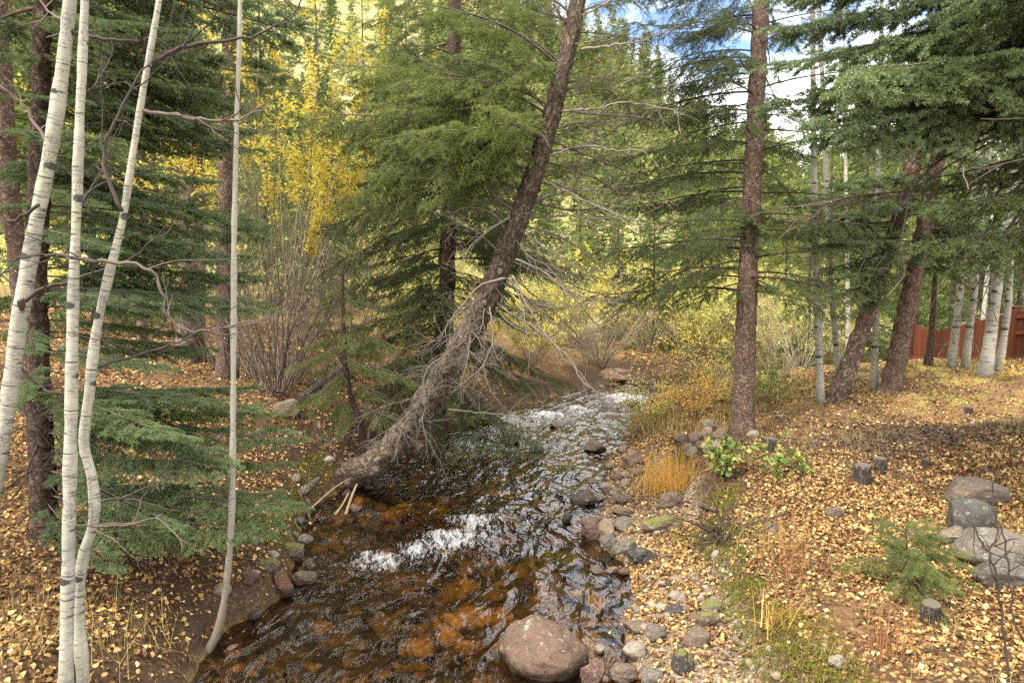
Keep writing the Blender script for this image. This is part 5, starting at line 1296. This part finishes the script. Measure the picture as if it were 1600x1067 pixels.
for k, (x, y, w, h, c, l) in enumerate([(1086, 694, 28, 20, PINK, 'round pink cobble left of the spruce foot'), (1108, 690, 36, 24, TAN, 'large tan cobble at the left of the spruce foot'), (1128, 690, 28, 22, PINK, 'pinkish cobble touching the spruce foot on its left'), (1076, 704, 22, 14, GREY, 'grey cobble low in the pile left of the spruce'),
        (1096, 706, 22, 18, BROWN, 'brown cobble low in the middle of the pile left of the spruce'), (1120, 712, 44, 28, TAN, 'pale angular rock at the front of the pile left of the spruce'), (1084, 714, 26, 18, GREY, 'grey-brown cobble at the front left of the pile'), (1178, 684, 22, 16, PALE, 'pale stone touching the spruce foot on its right'),
        (1110, 672, 26, 18, GREY, 'grey cobble at the back of the pile left of the spruce'), (1066, 690, 24, 14, BROWN, 'brown cobble at the outer left of the pile by the spruce')]):
    rock(x, y, w, h, c, l, 60+k, .3, sink=.2)
rock(990, 722, 34, 14, GREY, 'flat grey rock at the water line behind the rounded pinkish one', 75)
rock(975, 707, 26, 14, BROWN, 'brown rock at the upper right water line', 76)
rock(870, 668, 26, 9, TAN, 'low tan rock breaking the upper stream surface', 77)
rock(990, 634, 30, 12, BROWN, 'brown rock below the far small rapid', 78)
rock(962, 618, 22, 12, BROWN, 'wet brown rock at the lip of the far small rapid', 79)
rock(740, 655, 40, 22, BROWN, 'brown rock at the left water edge behind the leaning fir', 80)
rock(965, 598, 60, 16, (.25, .14, .08, 1), 'flat reddish rock on the far bank at the bend', 81, .4)

# cobbles that nothing tells apart
def cobbles(n, where, smin, smax, label, group, seed, name='cobble'):
    rs = np.random.default_rng(seed); cols = [GREY, BROWN, PINK, TAN, DARK, PALE, BROWN, TAN]; k = 0
    while k < n:
        x, y = where(rs); s = smin+(smax-smin)*rs.random()**2.2
        z, e, sd, wl_, _, _ = terrain(np.array([x]), np.array([y]), True)
        o = link(name, ROCKS[rs.integers(8)]); c = np.array(cols[rs.integers(8)])*rs.uniform(.8, 1.2); o.color = (c[0], c[1], c[2], 1)
        o.scale = (s*rs.uniform(.8, 1.2), s*rs.uniform(.65, 1.), s*rs.uniform(.45, .75)); o.rotation_euler = (rs.normal(0, .2), rs.normal(0, .2), rs.uniform(0, 6.28))
        o.location = (x, y, z[0]+s*.22); tag(o, label, 'cobble', group); k += 1
def side_pt(rs, ya, yb, ea, eb, s):
    y = rs.uniform(ya, yb); k = np.abs(SC[:, 1]-y).argmin(); o = SC[k, 2]+rs.uniform(ea, eb)
    return SC[k, 0]+s*_T[k, 1]*o, SC[k, 1]-s*_T[k, 0]*o
cobbles(200, lambda r_: side_pt(r_, 4.2, 9.2, -.12, 1.0, 1), .014, .06, 'small mixed cobble lying on the right gravel bar', 'cobbles on the right gravel bar', 1)
cobbles(45, lambda r_: side_pt(r_, 8.8, 14, -.3, .35, 1), .04, .13, 'small wet cobble along the upper right water edge', 'cobbles along the upper right water edge', 2)
cobbles(40, lambda r_: side_pt(r_, 4.8, 15, -.15, .25, -1), .03, .11, 'small brown cobble along the left water edge', 'cobbles along the left water edge', 3)

# ------------------------------------------------------------------ stumps, logs, driftwood
def stump(px, py, w, h, label, seed, tilt=(0, 0)):
    p = on_ground(px, py); D = depth_of(p); r = w/2*D/F; hh = h*D/F*1.02
    root = thing('tree_stump', Vector((p[0], p[1]+r, gz(p[0], p[1]+r))), label, 'stump'); root.rotation_euler = (tilt[0], tilt[1], 0)
    V, Fq, Ft, bk, _, _ = tube_arr([(0, 0, -.12), (0, 0, hh*.5), (0, 0, hh)], [r*1.1, r, r*.97], sides=26, step=.02, namp=r*.07, nfreq=14, seed=seed, flare=.15)
    link('bark', mesh_np('bark', V, [Fq, Ft], M['stump_bark'], {'bk': ('POINT', 'FLOAT_VECTOR', bk)}, smooth=True), root)
    a = np.linspace(0, 2*np.pi, 28, endpoint=False); rr = r*.93*(1+.03*np.sin(3*a+seed))
    V = np.vstack([[(0, 0, hh+.006)], np.stack([rr*np.cos(a), rr*np.sin(a), 0*a+hh+.004+.003*np.sin(2*a)], 1), np.stack([rr*1.02*np.cos(a), rr*1.02*np.sin(a), 0*a+hh-.03], 1)])
    F3 = np.array([[0, 1+k, 1+(k+1) % 28] for k in range(28)]); F4 = np.array([[1+k, 29+k, 29+(k+1) % 28, 1+(k+1) % 28] for k in range(28)])
    link('cut_top', mesh_np('cut_top', V, [F3, F4], M['sawn']), root)
stump(1353, 760, 25, 33, 'taller dark stump with a sawn top on the right bank', 1)
stump(1379, 737, 20, 17, 'smaller stump just behind the taller dark one', 2)
stump(1205, 712, 20, 19, 'low dark stump right of the tall spruce foot', 3)
stump(1463, 978, 27, 30, 'grey weathered stump below the low spruce sapling', 4, (.1, -.1))
stump(1449, 732, 10, 10, 'tiny cut stub on the bare ground beyond the taller stump', 5)
stump(1517, 645, 10, 7, 'tiny cut stub on the far yellow grass near the fence', 6)

def log(name, label, A, B, r0, r1, mat, seed, sag=0., cat='log', namp=.1):
    A, B = np.array(A, float), np.array(B, float); m = (A+B)/2+np.array([0, 0, sag])
    o = link(name, None)
    bpy.data.objects.remove(o)
    me, _, _ = tube_mesh(name, np.array([A, m, B])-A, [r0, (r0+r1)/2, r1], M[mat], sides=10, step=.03, namp=r0*namp, nfreq=14, seed=seed)
    o = link(name, me); o.location = A; tag(o, label, cat); return o
def G(px, py, dz=.02): p = on_ground(px, py); return np.array([p[0], p[1], p[2]+dz])
log('fallen_log', 'dark fallen log on the left bank below the bare willow', G(468, 632, .08), G(535, 592, .2), .07, .05, 'log', 1)
log('fallen_branch', 'dark bent dead branch crossing the bank behind the leaning fir', G(590, 690, .1), G(640, 605, .5), .035, .03, 'bark_dark', 2, -.06, 'branch')
log('driftwood_stick', 'long pale driftwood stick at the water edge under the leaning fir', G(486, 800, .05), G(562, 758, .16), .011, .006, 'split', 3, .05, 'driftwood')
log('driftwood_plank', 'short split pale plank leaning on the driftwood by the leaning fir', G(540, 806, .02), G(558, 772, .14), .02, .012, 'split', 4, .02, 'driftwood')
log('driftwood_plank', 'splintered pale wood piece left of the short split plank', G(524, 806, .02), G(545, 782, .1), .016, .01, 'split', 5, -.02, 'driftwood')
log('driftwood_stick', 'thin grey stick hanging from the left bank beside the driftwood', G(486, 818, .04), G(452, 770, .3), .009, .006, 'log', 6, .03, 'driftwood')
log('fallen_log', 'broken grey wood chunk under the foot of the leaning fir', G(470, 775, .03), G(498, 762, .12), .05, .035, 'log', 7)
log('fallen_branch', 'short dark broken branch on the leaves above the brush tangle', G(1095, 792, .03), G(1118, 806, .06), .03, .02, 'log', 8, 0, 'branch')
log('fallen_branch', 'thin grey stick lying in yellow leaves at the bottom right', G(1432, 1024, .02), G(1495, 1016, .03), .008, .005, 'log', 9, .01, 'branch')
log('fallen_branch', 'thin stick lying on bare ground beside the taller stump', G(1435, 752, .02), G(1478, 778, .03), .012, .008, 'log', 10, .01, 'branch')
# brush tangle at the bank edge
p = np.array(gp(1142, 850)); S = []
rs = np.random.default_rng(9)
for k in range(26):
    a = rs.uniform(0, 6.28); d = np.array([math.cos(a), math.sin(a)*.7, rs.uniform(.05, .9)]); T = gen_dead(1200+k, rs.uniform(.3, .6), .012, 2, .6, .16, .6, 7, .003); m = np.array(basis(d)); off = rs.normal(0, .12, 3)*np.array([1, 1, .1])
    T[:, :3] = T[:, :3]@m.T+off; T[:, 3:6] = T[:, 3:6]@m.T+off; S.append(T)
o = link('brush_tangle', sticks_mesh('brush_tangle', np.vstack(S), M['twig_dark'])); o.location = p+np.array([0, .2, 0]); tag(o, 'dark tangle of dead roots and twigs sticking out of the right bank edge', 'brush')

# ------------------------------------------------------------------ red fence
def fence():
    F_ = [(1720, 470, 590, 12.6), (1588, 486, 572, 14.2), (1522, 503, 566, 16.), (1458, 519, 566, 17.6), (1425, 503, 558, 18.6)]
    pts = []
    for px, yt, yb, Y in F_:
        t = atY(px, yt, Y); pts.append((t[0], t[1], t[2], gz(t[0], t[1])))
    root = thing('wooden_fence', Vector((pts[1][0], pts[1][1], pts[1][3])), 'red-brown stained board fence behind the aspens at the right edge', 'fence')
    O = np.array(root.location)
    def box(c, ax, ay, hx, hy, z0, z1, s0=0., s1=0.):
        c, ax, ay = np.array(c, float), np.array(ax), np.array(ay); V = []
        for zz, sl in ((z0, 0), (z1, 1)):
            for sx, sy in ((-1, -1), (1, -1), (1, 1), (-1, 1)):
                q = np.array([*(c+ax*sx*hx+ay*sy*hy), zz+(s1 if sx > 0 else s0)*sl]); V.append(q)
        return np.array(V), np.array([[0, 3, 2, 1], [4, 5, 6, 7], [0, 1, 5, 4], [1, 2, 6, 5], [2, 3, 7, 6], [3, 0, 4, 7]])
    rs = np.random.default_rng(2)
    for a, b in zip(pts[:-1], pts[1:]):
        A, B = np.array(a[:2]), np.array(b[:2]); L = np.linalg.norm(B-A); ax = (B-A)/L; ay = np.array([-ax[1], ax[0]])
        n = int(L/.145); parts = []; rn = []
        for k in range(n):
            u = (k+.5)/n; c = A+(B-A)*u; zt = a[2]+(b[2]-a[2])*u+rs.normal(0, .006); zb_ = gz(*c)-.05
            V, Fq = box(c, ax, ay, L/n*.45, .011, zb_, zt); parts.append((V-O, [Fq])); rn += [rs.random()]*6
        V, fs = join_arr(parts)
        link('board_panel', mesh_np('board_panel', V, fs, M['fence'], {'rnd': ('FACE', 'FLOAT', rn)}), root)
        for hgt in (.16, .5):
            V, Fq = box((A+B)/2+ay*(-.035 if ay[1] > 0 else .035), ax, ay, L/2-.05, .02, 0, .08)
            u = (V[:, :2]-A)@ax/L; V[:, 2] += a[2]+(b[2]-a[2])*u-hgt
            link('rail', mesh_np('rail', V-O, [Fq], M['fence'], {'rnd': ('FACE', 'FLOAT', [.9]*6)}), root)
    for q in pts:
        V, Fq = box(q[:2], (1, 0), (0, 1), .065, .065, q[3]-.1, q[2]+.07)
        V2, F2 = box(q[:2], (1, 0), (0, 1), .085, .085, q[2]+.072, q[2]+.1)
        V, fs = join_arr([(V-O, [Fq]), (V2-O, [F2])])
        link('post', mesh_np('post', V, fs, M['fence'], {'rnd': ('FACE', 'FLOAT', [.5]*12)}), root)
fence()

# ------------------------------------------------------------------ leaf litter, moss, grass, twigs
def scatter(n, xa, xb, ya, yb, seed):
    r2 = np.random.default_rng(seed); x = r2.uniform(xa, xb, n); y = r2.uniform(ya, yb, n)
    z, e, sd, wl_, _, _ = terrain(x, y, True)
    return x, y, z.ravel(), e, sd, wl_, r2
def normals(x, y, h=.05):
    zx = (terrain(x+h, y)-terrain(x-h, y))/(2*h); zy = (terrain(x, y+h)-terrain(x, y-h))/(2*h)
    N = np.stack([-zx, -zy, np.ones_like(zx)], 1); return N/np.linalg.norm(N, axis=1)[:, None]
LP, LS, LN = [], [], []
for (n, xa, xb, ya, yb, s0, seed) in ((110000, 0, 7.5, 3., 8.5, .037, 1), (70000, 1, 13, 8.5, 14.5, .042, 2), (24000, 3, 20, 14.5, 22, .065, 3), (62000, -7.5, -1.2, 3., 9.5, .038, 4), (32000, -13, 0, 9.5, 17, .06, 5), (1100, -3, 3, 4, 10, .034, 6)):
    x, y, z, e, sd, wl_, r2 = scatter(n, xa, xb, ya, yb, seed)
    dn = .6+.95*fbm(x*.9, y*.9, seed=61, octaves=2)+.7*fbm(x*4.5, y*4.5, seed=62, octaves=3)
    if seed < 6:
        ok = e > .04
        rt = sd > 0
        dn = np.where(rt & (e < .95) & (y < 9.5), np.clip(dn, .35, 1)*.9, dn)
        dn = np.where(rt & (e > .95) & (e < 2.4) & (y < 9), dn*.6, dn)
        mk_ = fbm(x*1.6, y*1.6, seed=71, octaves=3); dn = np.where(rt & (e > .9) & (e < 1.55) & (mk_ > -.1), dn*.3, dn)
        dn = np.where(~rt, np.clip(dn, .42, 1), dn)
        dn = np.where(~rt & (e < 1.2), dn*(.3+.8*np.clip(e/.8, 0, 1)), dn)
        path = np.where(rt, np.exp(-((y-10.3-.12*(x-5))/.9)**2)*sstep(x, 3, 4.4), 0); dn = dn*(1-.72*path)
        dn = dn*(1-.93*np.where(rt, np.exp(-((x-5.3)**2/3.2+(y-8.9)**2/.5)), 0))
        ok &= r2.random(n) < dn
    else:
        ok = (e < .0) & (e > -.35) & (r2.random(n) < .25); z = np.where(e < 0, np.maximum(z, wl_+.012), z)
    x, y, z = x[ok], y[ok], z[ok]
    LP.append(np.stack([x, y, z+.004+r2.random(len(x))**2*.03], 1)); LS.append(s0*r2.uniform(.35, 1.35, len(x))); LN.append(normals(x, y))
LP, LS, LN = np.vstack(LP), np.concatenate(LS), np.vstack(LN)
me = leaf_mesh('fallen_leaves', LP, LS, np.random.default_rng(8), M['leaf_litter'], up=.5, normals=LN, fold=.42, aspect=1.2)
tag(link('fallen_leaves', me), 'yellow and tan aspen leaves carpeting both banks', 'leaves', kind='stuff')

# moss along the right bank edge and on the left edge
x, y, z, e, sd, wl_, r2 = scatter(120000, -3.2, 4, 4.0, 9.4, 21)
mk = fbm(x*1.6, y*1.6, seed=71, octaves=3)
ok = ((sd > 0) & (e > .9) & (e < 1.6) & (mk > -.1) & (r2.random(len(x)) < 1.2-abs(e-1.2)*2)) | ((sd < 0) & (e > .05) & (e < .5) & (mk > .25))
p0 = np.stack([x, y, z-.004], 1)[ok][:34000]; p1 = p0+np.stack([r2.normal(0, .008, len(p0)), r2.normal(0, .008, len(p0)), r2.uniform(.02, .05, len(p0))], 1)
me = needle_mesh('moss', np.hstack([p0, p1, np.zeros((len(p0), 2))]), r2, M['moss'], dens=110, length=.02, width=.006, theta=45)
tag(link('moss', me), 'yellow-green moss along the bank edges', 'moss', kind='stuff')

# sparse dry grass over the banks
def drygrass():
    x, y, z, e, sd, wl_, r2 = scatter(15000, -6, 12, 3.2, 16, 22)
    mk = fbm(x*.9, y*.9, seed=81, octaves=3)
    ok = ((sd > 0) & (e > 1.1) & (mk > -.15)) | ((sd < 0) & (e > .3) & (mk > .45)) | ((sd > 0) & (e > 3) & (np.abs(y-12.4) < 1.2) & (mk > -.3))
    B0 = np.stack([x, y, z-.005], 1)[ok]; parts = []; rn = []
    V, Fq, rnd = blades(len(B0)*4, r2, .03, .16, .0022, .6, 2)
    V = V.reshape(len(B0), -1, 3)+B0[:, None]
    me = mesh_np('dry_grass', V.reshape(-1, 3), [Fq], M['grass_straw'], {'rnd': ('FACE', 'FLOAT', rnd)})
    tag(link('dry_grass', me), 'thin straw-coloured grass between the leaves', 'grass', kind='stuff')
drygrass()
# dead needles and leaf crumbs between the leaves
x, y, z, e, sd, wl_, r2 = scatter(110000, -8, 10, 3., 13, 26); ok = (e > .06) & (r2.random(len(x)) < np.clip(.5+.7*fbm(x*1.1, y*1.1, seed=91, octaves=3), .12, 1))
x, y, z = x[ok], y[ok], z[ok]; n = len(x)
P = np.stack([x, y, z+.003+r2.random(n)*.008], 1); sz = r2.uniform(.012, .045, n)
N_ = normals(x, y)
M['duff'] = leafy('forest_duff', [(0, (.025, .016, .01)), (.4, (.075, .042, .022)), (.75, (.17, .095, .045)), (1, (.3, .19, .09))], 0, .9)
me = leaf_mesh('forest_duff', P, sz, r2, M['duff'], up=.6, normals=N_, fold=.2, aspect=2.6)
tag(link('forest_duff', me), 'brown needles and leaf crumbs between the fallen leaves', 'litter', kind='stuff')
# twig litter
x, y, z, e, sd, wl_, r2 = scatter(3600, -7, 11, 3.2, 14, 23); ok = (e > .3)
x, y, z = x[ok], y[ok], z[ok]; n = len(x); a = r2.uniform(0, 6.28, n); l = r2.uniform(.05, .3, n)
x2, y2 = x+np.cos(a)*l, y+np.sin(a)*l; z2 = terrain(x2, y2)
S = np.stack([x, y, z+.012, x2, y2, z2+.016+r2.random(n)*.03, r2.uniform(.0015, .004, n), r2.uniform(.001, .002, n)], 1)
tag(link('fallen_twigs', sticks_mesh('fallen_twigs', S, M['twig_brown'])), 'small dead twigs scattered over the leaf litter', 'twigs', kind='stuff')
# dark wood chips on the bare soil by the stumps
x, y, z, e, sd, wl_, r2 = scatter(15000, 2.8, 8.5, 7.2, 10.4, 24); ok = (sd > 0) & (e > 1.2) & (r2.random(15000) < np.exp(-((x-5.3)**2/3+(y-8.9)**2/.7))+.06)
P = np.stack([x, y, z+.008], 1)[ok]
me = leaf_mesh('bark_chips', P, r2.uniform(.02, .07, len(P)), r2, M['bark_chip'] if 'bark_chip' in M else M['twig_dark'], up=.6, fold=.1, aspect=1.8)
tag(link('bark_chips', me), 'dark bark chips on the bare soil around the stumps', 'bark chips', kind='stuff')

# stones under the water
def bedstones():
    rs = np.random.default_rng(31); V0, F0 = ICO3; parts = []
    for k in range(420):
        y = 3.5+rs.random()**1.3*12; q = np.abs(SC[:, 1]-y).argmin(); o = rs.uniform(-.95, .95)*SC[q, 2]
        xx, yy = SC[q, 0]+_T[q, 1]*o, SC[q, 1]-_T[q, 0]*o; s = .05+.17*rs.random()**2
        f = 1+.2*fbm(V0[:, 0]*1.2+k, V0[:, 1]*1.2, V0[:, 2]*1.2, seed=k, octaves=2)
        z = gz(xx, yy); wl_ = SC[q, 3]
        hz = min(s*rs.uniform(.4, .7), max(.02, (wl_-.03-z)))
        parts.append((V0*f[:, None]*np.array([s, s*rs.uniform(.7, 1), hz])+np.array([xx, yy, z]), [F0]))
    V, fs = join_arr(parts)
    t = NT('stained_bed_stone'); v = t.obj()
    c = t.ramp(t.math('ADD', t.math('MULTIPLY', t.noise(v, 2.2, 2), .75), t.math('MULTIPLY', t.noise(v, 16, 5), .3)), [(.3, (.016, .011, .005)), (.46, (.06, .036, .013)), (.6, (.2, .115, .034)), (.74, (.36, .23, .08)), (.82, (.09, .08, .036))])
    tag(link('stream_bed_stones', mesh_np('stream_bed_stones', V, fs, t.done(t.princ(c, .6)), smooth=True)), 'amber-stained stones on the stream bed under the water', 'stones', kind='stuff')
bedstones()

# ------------------------------------------------------------------ light, sky, camera
SUN_AZ, SUN_EL = R(234), R(51)       # compass-like: clockwise from +Y; behind the camera, to the left
sd_ = Vector((math.sin(SUN_AZ)*math.cos(SUN_EL), math.cos(SUN_AZ)*math.cos(SUN_EL), math.sin(SUN_EL)))
L = bpy.data.lights.new('sun', 'SUN'); L.energy = 2.75; L.angle = R(5); L.color = (1, .95, .87)
lo = link('sun', L); lo.rotation_euler = sd_.to_track_quat('Z', 'Y').to_euler(); lo.location = (0, 0, 40)
W = bpy.data.worlds.new('World'); scn.world = W; W.use_nodes = True; nt = W.node_tree; nt.nodes.clear()
def wn(t, **kw):
    n = nt.nodes.new(t)
    for k, v in kw.items(): setattr(n, k, v)
    return n
sky = wn('ShaderNodeTexSky', sky_type='NISHITA', sun_disc=False, sun_elevation=SUN_EL, sun_rotation=SUN_AZ, altitude=2400., air_density=1., dust_density=.6)
tc = wn('ShaderNodeTexCoord'); mp = wn('ShaderNodeMapping'); mp.inputs['Scale'].default_value = (1.6, 1.6, 4.2); nt.links.new(tc.outputs['Generated'], mp.inputs[0])
no = wn('ShaderNodeTexNoise'); no.inputs['Scale'].default_value = 2.2; no.inputs['Detail'].default_value = 7; no.inputs['Roughness'].default_value = .6; nt.links.new(mp.outputs[0], no.inputs[0])
sx = wn('ShaderNodeSeparateXYZ'); nt.links.new(tc.outputs['Generated'], sx.inputs[0])
el = wn('ShaderNodeMapRange'); nt.links.new(sx.outputs[2], el.inputs[0]); el.inputs[1].default_value = .22; el.inputs[2].default_value = .36; el.inputs[3].default_value = .16; el.inputs[4].default_value = -.07
ad = wn('ShaderNodeMath', operation='ADD'); nt.links.new(no.outputs['Fac'], ad.inputs[0])
el2 = wn('ShaderNodeMapRange'); nt.links.new(sx.outputs[2], el2.inputs[0]); el2.inputs[1].default_value = .385; el2.inputs[2].default_value = .5; el2.inputs[3].default_value = 0; el2.inputs[4].default_value = .26  # unseen cloud added above the view for whiter fill and reflections
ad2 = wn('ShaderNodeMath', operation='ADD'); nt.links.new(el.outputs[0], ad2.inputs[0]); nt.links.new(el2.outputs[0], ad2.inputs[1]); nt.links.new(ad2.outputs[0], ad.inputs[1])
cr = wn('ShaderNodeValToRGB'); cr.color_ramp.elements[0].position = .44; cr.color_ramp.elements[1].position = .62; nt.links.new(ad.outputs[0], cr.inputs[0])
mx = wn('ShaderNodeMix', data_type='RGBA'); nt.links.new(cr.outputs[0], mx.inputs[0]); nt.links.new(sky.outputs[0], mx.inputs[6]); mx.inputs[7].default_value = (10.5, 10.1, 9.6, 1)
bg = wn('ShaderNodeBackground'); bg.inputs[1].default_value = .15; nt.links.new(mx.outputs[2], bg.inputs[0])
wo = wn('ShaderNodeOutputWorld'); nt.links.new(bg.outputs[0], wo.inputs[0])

cam = bpy.data.cameras.new('camera'); co = link('camera', cam); scn.camera = co
cam.sensor_width = 36; cam.lens = 24.0; cam.clip_end = 900; cam.clip_start = .05
co.location = CAM; co.rotation_euler = (math.pi/2-PITCH, 0, 0)
scn.view_settings.view_transform = 'Standard'; scn.view_settings.look = 'None'; scn.view_settings.gamma = 1; scn.view_settings.exposure = 1.38
scn.cycles.max_bounces = 8; scn.cycles.diffuse_bounces = 2; scn.cycles.transparent_max_bounces = 12; scn.cycles.transmission_bounces = 4
scn.cycles.sample_clamp_indirect = 2.5; scn.cycles.caustics_reflective = False; scn.cycles.caustics_refractive = False
scn.cycles.use_denoising = False; scn.cycles.denoiser = 'OPENIMAGEDENOISE'; scn.cycles.denoising_prefilter = 'ACCURATE'
